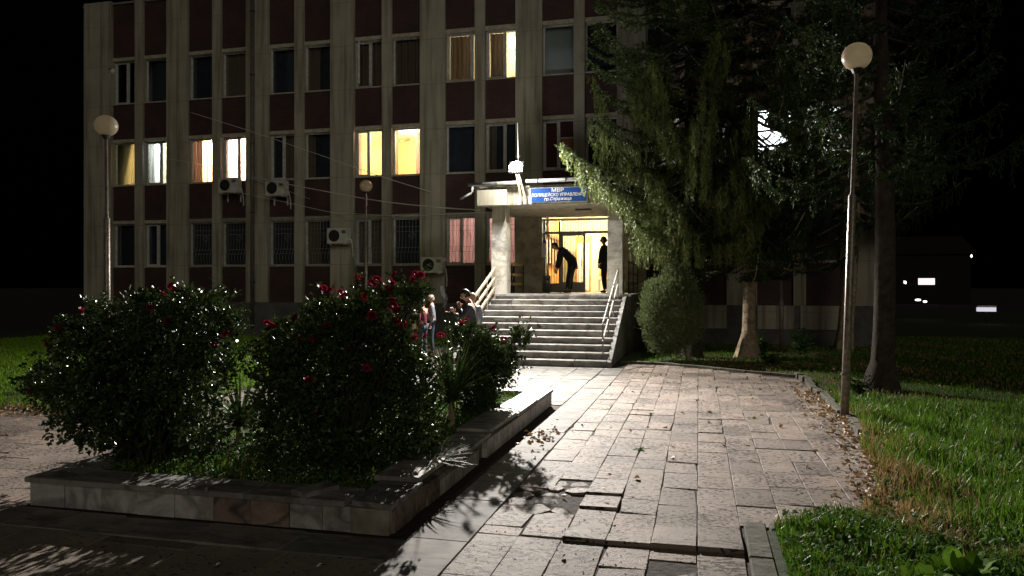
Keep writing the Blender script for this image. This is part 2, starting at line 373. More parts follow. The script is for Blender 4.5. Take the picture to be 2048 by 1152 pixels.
# ------------------------------------------------------------------ ground
g = MB(); g.box(-22, -2, -.2, 2.0, 18.5, -.011); tag(g.build('joint_earth', 'soil'), None, kind='structure')
g = MB(); g.box(-400, -60, -.5, 400, 500, -.03); tag(g.build('ground', 'soil'), None, kind='structure')
def slabs(mb, x0, x1, y0, y1, sx, sy, z, gap=.005, jit=.004, tilt=.006, mi=0, keep=None, stag=True, special=None):
    nx = max(1, round((x1 - x0) / sx)); sx = (x1 - x0) / nx
    for i in range(nx):
        off = random.uniform(-sy, 0) if stag else 0; y = y0 + off
        while y < y1:
            ln = sy * random.choice((1, 1, 1, .96, .75)) if stag else sy
            a, b_ = max(y, y0), min(y + ln, y1)
            if b_ - a > .05:
                cx, cy = x0 + sx * (i + .5), (a + b_) / 2
                if keep is None or keep(cx, cy):
                    sp = special(cx, cy) if special else None
                    tx, ty = random.gauss(0, tilt), random.gauss(0, tilt); dz = random.uniform(-jit, jit)
                    if sp: dz, tx, ty = sp
                    mb.slab(x0 + sx * i + gap / 2, a + gap / 2, x0 + sx * (i + 1) - gap / 2, b_ - gap / 2, z - .06, z, mi, (tx, ty), random.gauss(0, .003), .0035, dz)
            y += ln
# main travertine walk, right of the marble strip
def special(cx, cy):
    if 5.52 < cy < 5.95 and -1.15 < cx < .38: return (.020, random.uniform(-.015, .015), -.050)     # heaved row: front edge lifted
    if 6.3 < cy < 7.3 and -1.3 < cx < -.7: return (.012, random.uniform(-.05, .05), random.uniform(-.05, .0))
    if random.random() < .06: return (random.uniform(-.012, .008), random.gauss(0, .015), random.gauss(0, .015))
    return None
def keepA(cx, cy):
    if cx < -.98 and 6.1 < cy < 7.15: return False
    if cy < 6.2 and cx > .40: return False
    if cy > 18.0 - max(0, cx + .6) * .75: return False
    return True
p = MB(); slabs(p, -1.65, 1.95, -1.0, 5.52, .33, .58, 0, keep=keepA, special=special)
slabs(p, -1.65, 1.95, 5.52, 18.2, .33, .58, 0, keep=keepA, special=special)
tag(p.build('travertine_path', 'travertine'), None, kind='structure')
p = MB()      # smashed slabs: loose angular fragments bedded in dirt
for i_ in range(3):
    for j_ in range(6):
        x_, y_ = -1.53 + i_ * .215 + random.gauss(0, .015), 6.02 + j_ * .215 + random.gauss(0, .02); n_ = random.randint(5, 7); r0_ = random.uniform(.075, .118); z_ = random.uniform(-.012, .008)
        if random.random() < .12: continue
        ang = sorted(random.uniform(0, 2 * PI) for _ in range(n_)); ang = [2 * PI * (q + random.uniform(-.25, .25)) / n_ for q in range(n_)]; tx, ty = random.gauss(0, .06), random.gauss(0, .06)
        pt_ = [(x_ + r0_ * 1.08 * math.cos(a_), y_ + r0_ * 1.15 * math.sin(a_)) for a_ in ang]; vs = [(a_, b_, -.05) for a_, b_ in pt_] + [(a_, b_, z_ + (a_ - x_) * tx + (b_ - y_) * ty) for a_, b_ in pt_]
        p.add(vs, [tuple(range(n_, 2 * n_))] + [(q, (q + 1) % n_, n_ + (q + 1) % n_, n_ + q) for q in range(n_)])
tag(p.build('broken_paving', 'travertine'), None, kind='structure')
# marble strip and marble forecourt
p = MB(); slabs(p, -2.10, -1.655, -1, 17.15, .445, 1.05, .004, stag=False, tilt=.002)
slabs(p, -8.0, -2.105, 12.0, 17.15, .59, .62, .004, tilt=.002, jit=.001)
slabs(p, -6.2, -2.105, 4.80, 5.22, .9, .43, .006, stag=False, tilt=.002)
tag(p.build('marble_forecourt', 'marble_floor'), None, kind='structure')
p = MB(); slabs(p, -7.3, -2.105, -1, 4.795, .75, .9, 0, jit=.003, tilt=.004); tag(p.build('front_paving', 'worn_paver'), None, kind='structure')
p = MB(); slabs(p, -22, -5.75, 4.80, 9.2, .45, .6, 0, tilt=.004); slabs(p, -22, -7.3, 0, 4.79, .45, .6, 0, tilt=.004)
slabs(p, -8.0, -5.75, 9.205, 11.99, .45, .6, 0); slabs(p, -5.74, -2.11, 11.7, 11.99, .4, .3, 0)
tag(p.build('left_path', 'travertine'), None, kind='structure')
# earth under the lawns
def sheet(name, pts, z, mat):
    mb = MB(); mb.add([(x, y, z) for x, y in pts], [tuple(range(len(pts)))]); return tag(mb.build(name, mat), None, kind='structure')
sheet('lawn_earth', [(-60, 9.25), (-8.05, 9.25), (-8.05, 25.2), (-60, 25.2)], .0, 'turf')
sheet('lawn_soil', [(1.98, 6.3), (60, -5), (60, 60), (5.6, 60), (5.6, 25.1), (-1.9, 25.1), (-1.9, 18.5), (-.5, 18.3), (1.98, 16.5)], .0, 'turf')
sheet('bed_soil', [(.5, -3), (40, -3), (1.98, 6.2), (.5, 6.0)], .03, 'turf')
p = MB()
yk = -1
while yk < 6.1: p.slab(.337, yk, .50, min(yk + .8, 6.2) - .01, -.05, .035, 0, (0, random.gauss(0, .004)), random.gauss(0, .004), .01); yk += .8
p.slab(.535, 6.06, 1.35, 6.2, -.05, .035, 0, (0, 0), .02, .01)
tag(p.build('bed_kerb', 'mossy_stone'), None, kind='structure')
p = MB(); y = 10.2
while y < 16.3:
    l_ = .5; dx = .03 * math.sin(y * 3)
    p.slab(1.96 + dx, y, 2.08 + dx, y + l_ - .012, -.05, .085, 0, (0, random.gauss(0, .03)), random.gauss(0, .03)); y += l_
xs = [(1.97, 16.45), (1.0, 17.0), (0, 17.75), (-.8, 18.25), (-1.85, 18.45)]
for (a, b_) in zip(xs, xs[1:]):
    n_ = 2
    for k in range(n_):
        q0 = Vector(a).lerp(Vector(b_), k / n_); q1 = Vector(a).lerp(Vector(b_), (k + 1) / n_); mid = (q0 + q1) / 2; ln = (q1 - q0).length; an = math.atan2(q1.y - q0.y, q1.x - q0.x)
        p.slab(mid.x - ln / 2 + .008, mid.y - .05, mid.x + ln / 2 - .008, mid.y + .05, -.05, .05, 0, (random.gauss(0, .02), 0), an)
tag(p.build('path_kerb', 'mossy_stone'), None, kind='structure')

# ------------------------------------------------------------------ building
WC = [-23.27 + 3.515 * i for i in range(9)]          # centres of wide pilasters
WH, NH = .47, .185
Y0 = 25.2; YB = 25.33; YW = 25.45
ROWS = [(2.63, 4.33), (5.87, 7.58), (9.13, 10.85)]
TOP = 13.25; PL = 1.25
BL = thing('office_building', (-9.4, 25.2, 0), 'three storey office block with beige pilasters, dark red brick panels and an entrance porch', 'building')
o_ = MB(); o_.box(-24.1, Y0, PL, WC[0] + WH, 25.9, TOP); o_.build('corner_pilaster', 'beige_plaster', BL)
for i, c_ in enumerate(WC):
    if i == 0: continue
    mb = MB(); mb.box(c_ - WH, Y0, PL if i not in (5, 6) else 1.0, c_ + WH, 25.9, TOP); 
    if i in (5, 6):     # marble facing beside the entrance door
        for k in range(3):
            for j in range(1): mb.box(c_ - WH - .012, Y0 - .025, 1.645 + k * .86, c_ + WH + .012, Y0 + .45, 1.645 + (k + 1) * .86 - .006, 1)
    mb.build('wide_pilaster', ['beige_plaster', 'marble_pale'], BL)
for i in range(8):
    c_ = (WC[i] + WC[i + 1]) / 2
    mb = MB(); mb.box(c_ - NH, Y0 + .01, PL if i != 5 else 4.75, c_ + NH, 25.9, TOP - .05); mb.build('narrow_pilaster', 'beige_plaster', BL)
XE = WC[-1] + WH
# brick spandrels
cells = []
for i in range(8):
    c_ = (WC[i] + WC[i + 1]) / 2
    cells.append(((WC[i] + WH, c_ - NH), (c_ + NH, WC[i + 1] - WH)))
for i, (ca, cb) in enumerate(cells):
    for (x0, x1) in (ca, cb):
        for a, b_ in ((PL, ROWS[0][0] - .04), (ROWS[0][1] + .13, ROWS[1][0] - .04), (ROWS[1][1] + .13, ROWS[2][0] - .04), (ROWS[2][1] + .13, TOP - .15)):
            if i == 5 and a == PL: continue
            mb = MB(); mb.box(x0, YB, a, x1, 25.75, b_); mb.build('brick_panel', 'dark_red_brick', BL)
        for k, (a, b_) in enumerate(ROWS):
            if i == 5 and k == 0: continue
            mb = MB(); mb.box(x0, YB - .03, b_, x1, 25.75, b_ + .13); mb.build('lintel', 'lintel', BL)
# plinth, roof, side and back walls
mb = MB(); mb.box(-24.0, 25.12, 0, -6.15, 25.9, PL - .002); mb.box(-1.7, 25.12, 0, XE, 25.9, PL - .002); mb.box(-6.15, 25.12, 0, -1.7, 25.9, 1.0)
mb.build('plinth', 'plinth', BL)
for i in (6, 7):
    for (x0, x1) in cells[i]: mb = MB(); mb.box(x0 - (.18 if x0 > cells[i][0][0] else 0), 25.08, .50, x1, 25.118, PL); mb.build('plinth_panel', 'beige_plaster', BL)
mb = MB(); mb.box(-24.1, 37, 0, XE, 37.3, TOP); mb.box(-24.09, 25.9, 0, -23.8, 37, TOP); mb.box(XE - .3, 25.9, 0, XE - .01, 37, TOP)
mb.build('side_walls', 'beige_plaster', BL)
mb = MB(); mb.box(-24.2, 25.25, TOP - .14, XE + .1, 37.4, TOP - .06); mb.build('roof', 'concrete', BL)
for z_ in (4.75, 8.02, 11.3): mb = MB(); mb.box(-23.7, 25.76, z_, XE - .4, 36.9, z_ + .12); mb.build('floor_slab', 'concrete', BL)

def frame_ring(mb, x0, x1, z0, z1, y, t=.05, d=.06, mi=0):
    mb.box(x0, y, z0, x0 + t, y + d, z1, mi); mb.box(x1 - t, y, z0, x1, y + d, z1, mi)
    mb.box(x0 + t, y, z0, x1 - t, y + d, z0 + t, mi); mb.box(x0 + t, y, z1 - t, x1 - t, y + d, z1, mi)
def curtain(x0, x1, z0, z1, y, amp=.04, per=.12, n=None):
    n = n or int((x1 - x0) / .012); vs = []; ph = random.random() * 6
    zs = np.linspace(z0, z1, 8)
    for z in zs:
        for k in range(n + 1):
            x = x0 + (x1 - x0) * k / n; s_ = math.sin(2 * PI * x / per + ph + .4 * math.sin(x * 9)) * amp * (1 - .25 * (z - z0) / (z1 - z0)) + .02 * math.sin(x * 23 + z * .6)
            vs.append((x + .006 * math.sin(z * 3 + x * 31), y + s_, z))
    fs = [(j * (n + 1) + k, j * (n + 1) + k + 1, (j + 1) * (n + 1) + k + 1, (j + 1) * (n + 1) + k) for j in range(len(zs) - 1) for k in range(n)]
    mb = MB(); mb.add(vs, fs); return mb
def window(x0, x1, row, split=None, back='unlit_room', grille=False, opened=False, parent=BL):
    z0, z1 = ROWS[row]
    mb = MB(); frame_ring(mb, x0, x1, z0, z1, YW, .055)
    if split:
        xm = x0 + (x1 - x0) * split; mb.box(xm - .035, YW - .004, z0 + .055, xm + .035, YW + .062, z1 - .055)
        frame_ring(mb, x0 + .056, xm - .036, z0 + .056, z1 - .056, YW - .012, .035, .05)
    f_ = mb.build('window', 'white_frame', parent)
    mb = MB(); mb.box(x0 + .05, YW + .03, z0 + .05, x1 - .05, YW + .036, z1 - .05); mb.build('pane', 'window_glass', f_)
    mb = MB(); mb.box(x0, YB - .05, z0 - .04, x1, YW, z0 - .003); mb.build('sill', 'lintel', f_)
    if opened:
        mb = MB(); mt = Matrix.Translation((x0 + .07, YW - .02, 0)) @ Matrix.Rotation(R(-62), 4, 'Z')
        q = MB(); wd = (x1 - x0) * .42
        for a in ((0, z0 + .07, .04, z1 - .07), (wd - .04, z0 + .07, wd, z1 - .07), (.04, z0 + .07, wd - .04, z0 + .11), (.04, z1 - .11, wd - .04, z1 - .07)): q.box(a[0], 0, a[1], a[2], .04, a[3], mat=mt)
        q.build('open_sash', 'white_frame', f_)
    if back == 'unlit_room' and random.random() < .4:
        wd_ = random.choice((.3, .5, 1.0)) * (x1 - x0); xa_ = x0 if random.random() < .5 else x1 - wd_
        curtain(xa_, xa_ + wd_, z0, z1, YW + .11, .02, .13).build('curtain', random.choice(('curtain_dull', 'curtain_brown')), f_)
    if back:
        mb = MB(); mb.box(x0 - .02, YW + .16, z0 - .1, x1 + .02, YW + .17, z1 + .1); mb.build('window_backing', back, f_)  # navy sheet added for the unlit room's darkness; other colours are blinds
    if grille:
        mb = MB(); yb = Y0 + .06; nb = 9
        def gy(z):
            t_ = (z - z0) / (z1 - z0); return yb - (.16 * math.exp(-((t_ - .17) / .16) ** 2))
        zz = np.linspace(z0 - .02, z1 + .1, 15)
        for k in range(nb):
            x = x0 + .04 + (x1 - x0 - .08) * k / (nb - 1); mb.tube([(x, gy(z), z) for z in zz], .007, 4)
        for z in (z0 + .02, z0 + .45, z0 + .62, z1 - .5, z1 - .33, z1 + .05): mb.tube([(x0, gy(z) , z), (x1, gy(z), z)], .008, 4)
        cx = x0 + (x1 - x0) * .72; cz = z0 + 1.05; d_ = .15
        for s_ in (1, .55):
            pts = [(cx, yb, cz + d_ * s_), (cx + d_ * s_, yb, cz), (cx, yb, cz - d_ * s_), (cx - d_ * s_, yb, cz), (cx, yb, cz + d_ * s_)]
            mb.tube(pts, .008, 4)
        for k in range(14):
            x = x0 + (x1 - x0) * (k + .5) / 14; mb.tube([(x - .03, yb - .02, z1 + .1), (x, yb - .05, z1 + .16), (x + .03, yb - .02, z1 + .1)], .006, 3)
        mb.build('window_grille', 'grille_iron', f_)
    return f_
def room(x0, x1, row, wall, depth=3.2, floor='room_floor', light=(1, .9, .7), power=60, lx=.5, ly=.5, lamp_e=None):
    z0 = ROWS[row][0] - .75; z1 = ROWS[row][1] + .38; y0 = 25.78; y1 = y0 + depth
    mb = MB()
    mb.add([(x0, y1, z0), (x1, y1, z0), (x1, y1, z1), (x0, y1, z1)], [(0, 1, 2, 3)])
    mb.add([(x0, y0, z0), (x0, y1, z0), (x0, y1, z1), (x0, y0, z1)], [(0, 1, 2, 3)])
    mb.add([(x1, y0, z0), (x1, y1, z0), (x1, y1, z1), (x1, y0, z1)], [(0, 3, 2, 1)])
    mb.add([(x0, y0, z1), (x1, y0, z1), (x1, y1, z1), (x0, y1, z1)], [(0, 1, 2, 3)], 1)
    mb.add([(x0, y0, z0), (x1, y0, z0), (x1, y1, z0), (x0, y1, z0)], [(0, 1, 2, 3)], 2)
    rm = mb.build('room', [wall, 'white_wall', floor], BL)
    p_ = (x0 + (x1 - x0) * lx, y0 + depth * ly, z1 - .3)
    mb = MB(); mb.tube([(p_[0], p_[1], z1), (p_[0], p_[1], z1 - .16)], .012, 6, 1); mb.sphere((p_[0], p_[1], z1 - .22), .09, 14)
    e = emis('lamp_shade_' + str(len(MATS)), light, 12); mb.build('ceiling_lamp', [e.name, 'white_paint'], rm, True)
    lamp('room_light', 'POINT', (p_[0], p_[1], z1 - .42), power, light, .12, parent=BL)
    return rm
def cell(i, k): return cells[i][k]
DARK = dict(back='unlit_room')
for i in range(8):
    for k in range(2):
        x0, x1 = cell(i, k)
        # upper floor
        kw = dict(DARK)
        if i == 0 and k == 0: kw['split'] = .55
        if i == 3 and k == 0: kw.update(split=.52, opened=True)
        if i == 4: kw.update(back=None, split=(.86 if k == 0 else .62))
        if i == 5 and k == 0: kw['back'] = 'blind_grey'
        window(x0, x1, 2, **kw)
        # first floor
        kw = dict(DARK)
        if i in (0, 1, 3): kw.update(back=None, split={(0, 1): .62, (1, 1): .6, (3, 0): .45}.get((i, k)))
        if (i, k) == (2, 0): kw['split'] = .5
        if (i, k) == (4, 1): kw['split'] = .62
        if i == 4: kw['back'] = 'unlit_room'
        if i == 5: kw.update(back='blind_red' if k == 0 else 'unlit_room', split=.5)
        if i == 6: kw.update(back=None)
        if i == 7: kw.update(back=None)
        window(x0, x1, 1, **kw)
        # ground floor
        if i == 5: continue
        kw = dict(DARK)
        if i > 0 and i < 5: kw['grille'] = True
        if (i, k) in ((0, 1), (3, 0), (4, 0), (4, 1)): kw['split'] = .5
        if i == 4 or i == 6: kw['back'] = None
        window(x0, x1, 0, **kw)
def span(i): return cells[i][0][0] - .3, cells[i][1][1] + .3
# lit rooms
a, b_ = span(0); mid = (cells[0][0][1] + cells[0][1][0]) / 2
room(a, mid, 1, 'cream_wall', light=(1, .86, .58), power=300, ly=.6, lx=.5); room(mid + .02, b_, 1, 'white_wall', light=(.84, .92, 1), power=260, lx=.2, ly=.3)
curtain(*cells[0][0], 5.9, 7.58, YW + .11, .02, .16).build('curtain', 'curtain_tan', BL)
x0, x1 = cells[0][1]; curtain(x0 + .42, x1, 5.9, 7.58, YW + .2, .03, .13).build('curtain', 'curtain_sheer', BL)
a, b_ = span(1); room(a, b_, 1, 'pink_wall', light=(1, .70, .56), power=2300, ly=.25)
x0, x1 = cells[1][0]; curtain(x0, x0 + .38, 5.9, 7.58, YW + .18, .04, .17).build('curtain', 'curtain_brown', BL)
curtain(x0 + .3, x1, 5.9, 7.58, YW + .26, .02, .14).build('curtain', 'curtain_sheer', BL)
x0, x1 = cells[1][1]; curtain(x0, x1, 5.9, 7.58, YW + .24, .02, .2).build('curtain', 'curtain_white', BL)
a, b_ = span(3); rr = room(a, b_, 1, 'lemon_wall', light=(1, .72, .48), power=430, ly=.4, lx=.62, depth=3.6)
x0, x1 = cells[3][1]
mb = MB(); mb.box(x0 + .05, 28.6, 5.2, x0 + .75, 29.0, 6.75); mb.build('cupboard', 'orange_wood', BL)
mb = MB(); mb.box(x0 - .3, 28.9, 6.35, x1 - .3, 29.1, 6.5, 0); mb.box(x0 + .1, 28.8, 6.1, x0 + .6, 28.95, 6.5); mb.build('wall_shelf', 'brown_wood', BL)
curtain(x1 - .32, x1 - .02, 5.9, 7.5, YW + .22, .03, .1).build('curtain', 'curtain_pink', BL)
mb = MB(); xa, xb = cells[3][0]; mb.add([(xa + .5, 29.3, 7.9), (xa + .6, 29.3, 7.95), (xb + .3, 26.3, 7.35), (xb + .25, 26.3, 7.28)], [(0, 1, 2, 3)]); mb.build('ceiling_beam', 'brown_wood', BL)
a, b_ = span(4); room(a, b_, 2, 'cream_wall', light=(1, .84, .58), power=190, lx=.8, ly=.7)
x0, x1 = cells[4][0]; curtain(x0 + .05, x1 - .24, 9.15, 10.8, YW + .2, .045, .17).build('curtain', 'curtain_brown', BL)
x0, x1 = cells[4][1]; curtain(x0 + .08, x1 - .42, 9.15, 10.8, YW + .2, .045, .17).build('curtain', 'curtain_brown', BL)
mb = MB(); mb.box(x1 - .5, 28.0, 8.4, x1 + .2, 28.4, 9.9); mb.box(x1 - .48, 27.97, 9.5, x1 + .18, 28.0, 9.6, 1); mb.build('bookcase', ['orange_wood', 'paper'], BL)
mb = MB(); mb.tube([(x1 - .5, 28.3, 10.7), (x1 - .1, 28.3, 10.0)], .05, 6); mb.build('leaning_board', 'brown_wood', BL)
# ground floor lit curtains (bay 4)
a, b_ = span(4); room(a, b_, 0, 'pink_wall', light=(1, .75, .68), power=95, ly=.4)
for k in range(2): x0, x1 = cells[4][k]; curtain(x0 + .03, x1 - .03, 2.65, 4.3, YW + .18, .02, .35).build('curtain', 'curtain_pink', BL)
# right wing
a, b_ = span(6); room(a, b_, 1, 'white_wall', light=(1, .95, .85), power=14); room(a, b_, 0, 'cream_wall', light=(1, .9, .65), power=26)
x0, x1 = cells[6][0]
mb = MB(); mb.box(x0 + .05, YW + .25, 3.35, x0 + .72, YW + .27, 4.25); mb.build('orange_blind', 'orange_plastic', BL)
mb = MB(); mb.box(x0 + .78, YW + .2, 2.7, x0 + 1.0, YW + .3, 3.05); mb.build('white_box', 'white_wall', BL)
curtain(*cells[6][1], 2.65, 4.3, YW + .2, .02, .2).build('curtain', 'curtain_sheer', BL)
a, b_ = span(7); room(a, b_, 1, 'white_wall', light=(.80, .95, 1), power=420, ly=.3, lx=.2)
x0, x1 = cells[7][0]; curtain(x0, x1, 5.9, 7.55, YW + .22, .012, .3).build('curtain', 'curtain_white', BL)
x0, x1 = cells[7][1]; curtain(x0, x1, 5.9, 7.55, YW + .22, .012, .3).build('curtain', 'curtain_white', BL)
# things in bay 5 first floor: orange object on sill
x0, x1 = cells[5][0]
mb = MB(); mb.box(x1 - .50, YW + .12, 6.15, x1 - .04, YW + .15, 6.95); mb.box(x1 - .56, YW + .1, 6.95, x1 - .04, YW + .155, 7.0, 1); mb.build('orange_box', ['orange_plastic', 'paper'], BL)

# ------------------------------------------------------------------ entrance: deck, stairs, canopy, lobby
LZ = 1.64; SX0, SX1 = -5.76, -2.06
ST = thing('entrance_stairs', (-3.9, 17.2, 0), 'broad flight of eleven worn marble steps leading up to the entrance', 'stairs')
r_, t_ = LZ / 11, .38; tr, ri = MB(), MB()
for k in range(11):
    y0 = 17.2 + k * t_; z1 = (k + 1) * r_
    y1 = 25.32 if k == 10 else y0 + t_ + .05
    x = SX0
    if k < 10:
        while x < SX1 - .05:
            xn = min(SX1, x + random.choice((.62, .7, .85, 1.05)))
            if SX1 - xn < .25: xn = SX1
            ri.box(x + .002, y0 + .02, k * r_, xn - .002, y0 + .06, z1 - .034); 
            tr.slab(x + .002, y0 - .012, xn - .002, y1, z1 - .033, z1, 0, (random.gauss(0, .002), random.gauss(0, .003)), 0, .006); x = xn
    else:
        while x < SX1 - .05:
            xn = min(SX1, x + .93); ri.box(x + .002, y0 + .02, k * r_, xn - .002, y0 + .06, z1 - .034); x = xn
ri.build('risers', 'marble_grey', ST); tr.build('treads', 'marble', ST)
for x in (SX0 - .10, SX1):
    mb = MB()
    vs = [(x, 17.3, 0), (x, 21.0, 0), (x, 21.0, LZ - .05), (x, 17.3, .12)]; vs += [(a + .10, b_, c_) for a, b_, c_ in vs]
    mb.add(vs, [(0, 1, 2, 3), (7, 6, 5, 4), (0, 4, 5, 1), (1, 5, 6, 2), (2, 6, 7, 3), (3, 7, 4, 0)]); mb.build('side_wall', 'marble_grey', ST)
mb = MB(); mb.box(SX0, 17.3, 0, SX1, 21.3, .05); mb.build('base', 'concrete', ST)
PO = thing('entrance_porch', (-3.95, 21, 0), 'marble columned entrance porch with a pale canopy over the doorway', 'porch')
mb = MB(); mb.box(-6.0, 21.06, 0, -1.85, 25.1, LZ - .035); mb.build('deck_base', 'concrete', PO)
mb = MB(); slabs(mb, -6.02, -1.83, 20.98, 25.15, .6, .6, LZ, jit=.001, tilt=.0005); mb.box(-5.2, 25.13, LZ - .05, -2.66, 29.5, LZ - .002); mb.build('deck_floor', 'marble', PO)
for (xa, xb) in ((-5.88, -5.43), (-2.5, -2.08)):
    mb = MB(); mb.box(xa + .02, 21.12, LZ, xb - .02, 21.58, 4.2, 1)
    z = LZ
    while z < 3.70:
        mb.box(xa, 21.1, z + .002, xb, 21.6, min(z + .41, 3.72), 0); z += .412
    mb.build('column', ['marble_white', 'canopy_plaster'], PO)
mb = MB(); mb.box(-6.1, 21.0, 4.2, -1.75, 25.19, 4.3); mb.box(-6.1, 20.9, 4.2, -1.75, 20.999, 4.68); mb.box(-6.15, 20.9, 4.3, -6.0, 25.18, 4.68); mb.box(-1.86, 20.9, 4.3, -1.70, 25.18, 4.68); mb.box(-6.18, 20.86, 4.68, -1.68, 25.18, 4.74)
mb.build('canopy', 'canopy_plaster', PO)
mb = MB(); mb.box(-6.2, 20.72, 4.19, -5.33, 21.3, 4.63); mb.build('canopy_block', 'canopy_plaster', PO)
mb = MB(); mb.box(-5.02, 20.78, 4.2, -4.62, 20.898, 4.42); mb.box(-4.95, 20.76, 4.2, -4.72, 20.80, 4.30); mb.build('fascia_ledge', 'white_paint', PO)
mb = MB(); mb.box(-3.62, 22.4, 4.15, -3.15, 22.7, 4.21); mb.build('soffit_light_recess', 'black_grille', PO)
# gutter
mb = MB()
pts = []
gy_, gz = 20.66, 4.80
mb.tube([(-6.45, gy_, gz - .02), (-5.2, gy_, gz), (-4.9, gy_, gz)], .055, 10); mb.tube([(-4.75, gy_, gz + .03), (-1.5, gy_, gz + .05)], .055, 10)
for x in (-6.0, -5.6, -4.4, -3.6, -3.0, -2.4): mb.tube([(x - .012, gy_, gz + (0.0 if x < -4.9 else .04)), (x + .012, gy_, gz + (0.0 if x < -4.9 else .04))], .068, 10, 1)
mb.build('gutter', ['gutter_metal', 'dark_metal'], PO, True)
mb = MB(); mb.tube([(-6.33, gy_, gz - .05), (-6.33, gy_, gz - .2), (-6.36, gy_, gz - .26), (-6.66, gy_ - .1, gz - .43)], .035, 8); mb.build('spout', 'gutter_metal', PO, True)
# door wall and lobby
EN = thing('entrance_door', (-3.9, 25.5, LZ), 'barred glass double door with transom, right leaf standing open on the lit lobby', 'door')
YD = 25.42
mb = MB()
def bx(x0, x1, z0, z1, d=.07, y=YD): mb.box(x0, y, z0, x1, y + d, z1)
bx(-5.21, -5.15, LZ, 4.19); bx(-2.67, -2.61, LZ, 4.19); bx(-5.15, -2.67, 4.11, 4.19); bx(-5.15, -2.67, 3.66, 3.74)
bx(-4.68, -4.60, LZ, 3.66); bx(-4.68, -4.62, 3.74, 4.11); bx(-5.15, -4.68, LZ + .01, LZ + .32)
mb.build('door_frame', 'steel', EN)
mb = MB(); frame_ring(mb, -4.60, -3.76, LZ + .01, 3.655, YD - .02, .07, .06); mb.box(-4.53, YD - .01, LZ + .08, -3.83, YD + .02, LZ + .36)
leaf = mb.build('door_leaf', 'steel', EN)
mb = MB(); mb.box(-4.53, YD + .024, LZ + .36, -3.83, YD + .03, 3.58); mb.box(-5.15, YD + .03, LZ + .33, -4.68, YD + .036, 3.66); mb.box(-5.15, YD + .03, 3.74, -2.67, YD + .036, 4.11); mb.build('pane', 'window_glass', EN)
mb = MB()
for k in range(26):
    x = -5.12 + k * .094
    mb.tube([(x, YD - .02, 3.74), (x, YD - .02, 4.11)], .008, 5)
    if x < -4.7: mb.tube([(x, YD - .02, LZ + .3), (x, YD - .02, 3.66)], .008, 5)
    elif -4.55 < x < -3.85: mb.tube([(x, YD - .03, LZ + .34), (x, YD - .03, 3.6)], .008, 5)
mb.build('door_bars', 'dark_metal', EN)
mb = MB()  # open leaf swung inwards on the right
mt = Matrix.Translation((-2.72, YD + .05, 0)) @ Matrix.Rotation(R(100), 4, 'Z')
for a in ((0, LZ + .02, .07, 3.65), (.78, LZ + .02, .85, 3.65), (.07, LZ + .02, .78, LZ + .3), (.07, 3.57, .78, 3.65)): mb.box(a[0], 0, a[1], a[2], .05, a[3], mat=mt)
mb.build('open_leaf', 'steel', EN)
mb = MB(); mb.tube([(-3.87, YD - .06, 2.55), (-3.87, YD - .06, 2.8)], .012, 6); mb.build('door_handle', 'steel', EN)
LX0, LX1, LY1 = -5.22, -2.62, 29.6
mb = MB()
mb.add([(LX0, LY1, LZ), (LX1 + 1.2, LY1, LZ), (LX1 + 1.2, LY1, 4.6), (LX0, LY1, 4.6)], [(0, 1, 2, 3)]); mb.add([(LX0, 25.92, LZ), (LX0, LY1, LZ), (LX0, LY1, 4.6), (LX0, 25.92, 4.6)], [(0, 1, 2, 3)])
mb.add([(LX1 + 1.2, 25.92, LZ), (LX1 + 1.2, LY1, LZ), (LX1 + 1.2, LY1, 4.6), (LX1 + 1.2, 25.92, 4.6)], [(0, 1, 2, 3)]); mb.add([(LX0, 25.75, 4.6), (LX1 + 1.2, 25.75, 4.6), (LX1 + 1.2, LY1, 4.6), (LX0, LY1, 4.6)], [(0, 1, 2, 3)])
mb.add([(LX0, 25.75, LZ - .001), (LX1 + 1.2, 25.75, LZ - .001), (LX1 + 1.2, LY1, LZ - .001), (LX0, LY1, LZ - .001)], [(0, 1, 2, 3)], 1)
mb.build('lobby', ['cream_wall', 'room_floor'], BL)
mb = MB()  # wooden booth on the left of the lobby
for k in range(14): x = LX0 + .03; mb.box(x, 26.0 + k * .16, LZ, x + .05, 26.0 + k * .16 + .15, LZ + .95); mb.box(x, 26.0 + k * .16, LZ + 2.05, x + .05, 26.0 + k * .16 + .15, 4.5)
mb.box(LX0 + .02, 26.0, LZ + .95, LX0 + .16, 28.3, LZ + 1.03, 1); mb.box(LX0 + .02, 26.0, LZ + 1.95, LX0 + .12, 28.3, LZ + 2.04, 1)
for k in range(5): mb.box(LX0 + .03, 26.0 + k * .55, LZ + 1.03, LX0 + .1, 26.07 + k * .55, LZ + 1.95, 1)
mb.build('wooden_booth', ['orange_wood', 'brown_wood'], BL)
mb = MB(); mb.box(-4.55, 28.35, LZ, -4.0, 28.45, 3.75); mb.box(-4.5, 28.33, LZ + .05, -4.30, 28.35, 3.5, 1); mb.box(-4.22, 28.33, LZ + .05, -4.05, 28.35, 3.5, 1); mb.build('inner_door', ['orange_wood', 'paper'], BL)
nb = thing('notice_board', (-3.1, 29.5, 2.9), 'cream notice board with pinned papers on the lobby back wall', 'notice board')
mb = MB(); mb.box(-3.75, 29.52, 2.75, -2.2, 29.58, 3.95); mb.build('board', 'yellow_wall', nb)
mb = MB()
for (a, b_) in ((-3.65, 3.45), (-3.65, 2.95), (-3.25, 3.5), (-2.9, 3.4), (-3.22, 2.9), (-2.8, 2.9)): mb.box(a, 29.50, b_, a + .3, 29.515, b_ + .38)
mb.build('papers', 'paper', nb)
pt = thing('poster', (-3.35, 29.5, 2.2), 'teal picture hanging low on the lobby wall', 'picture')
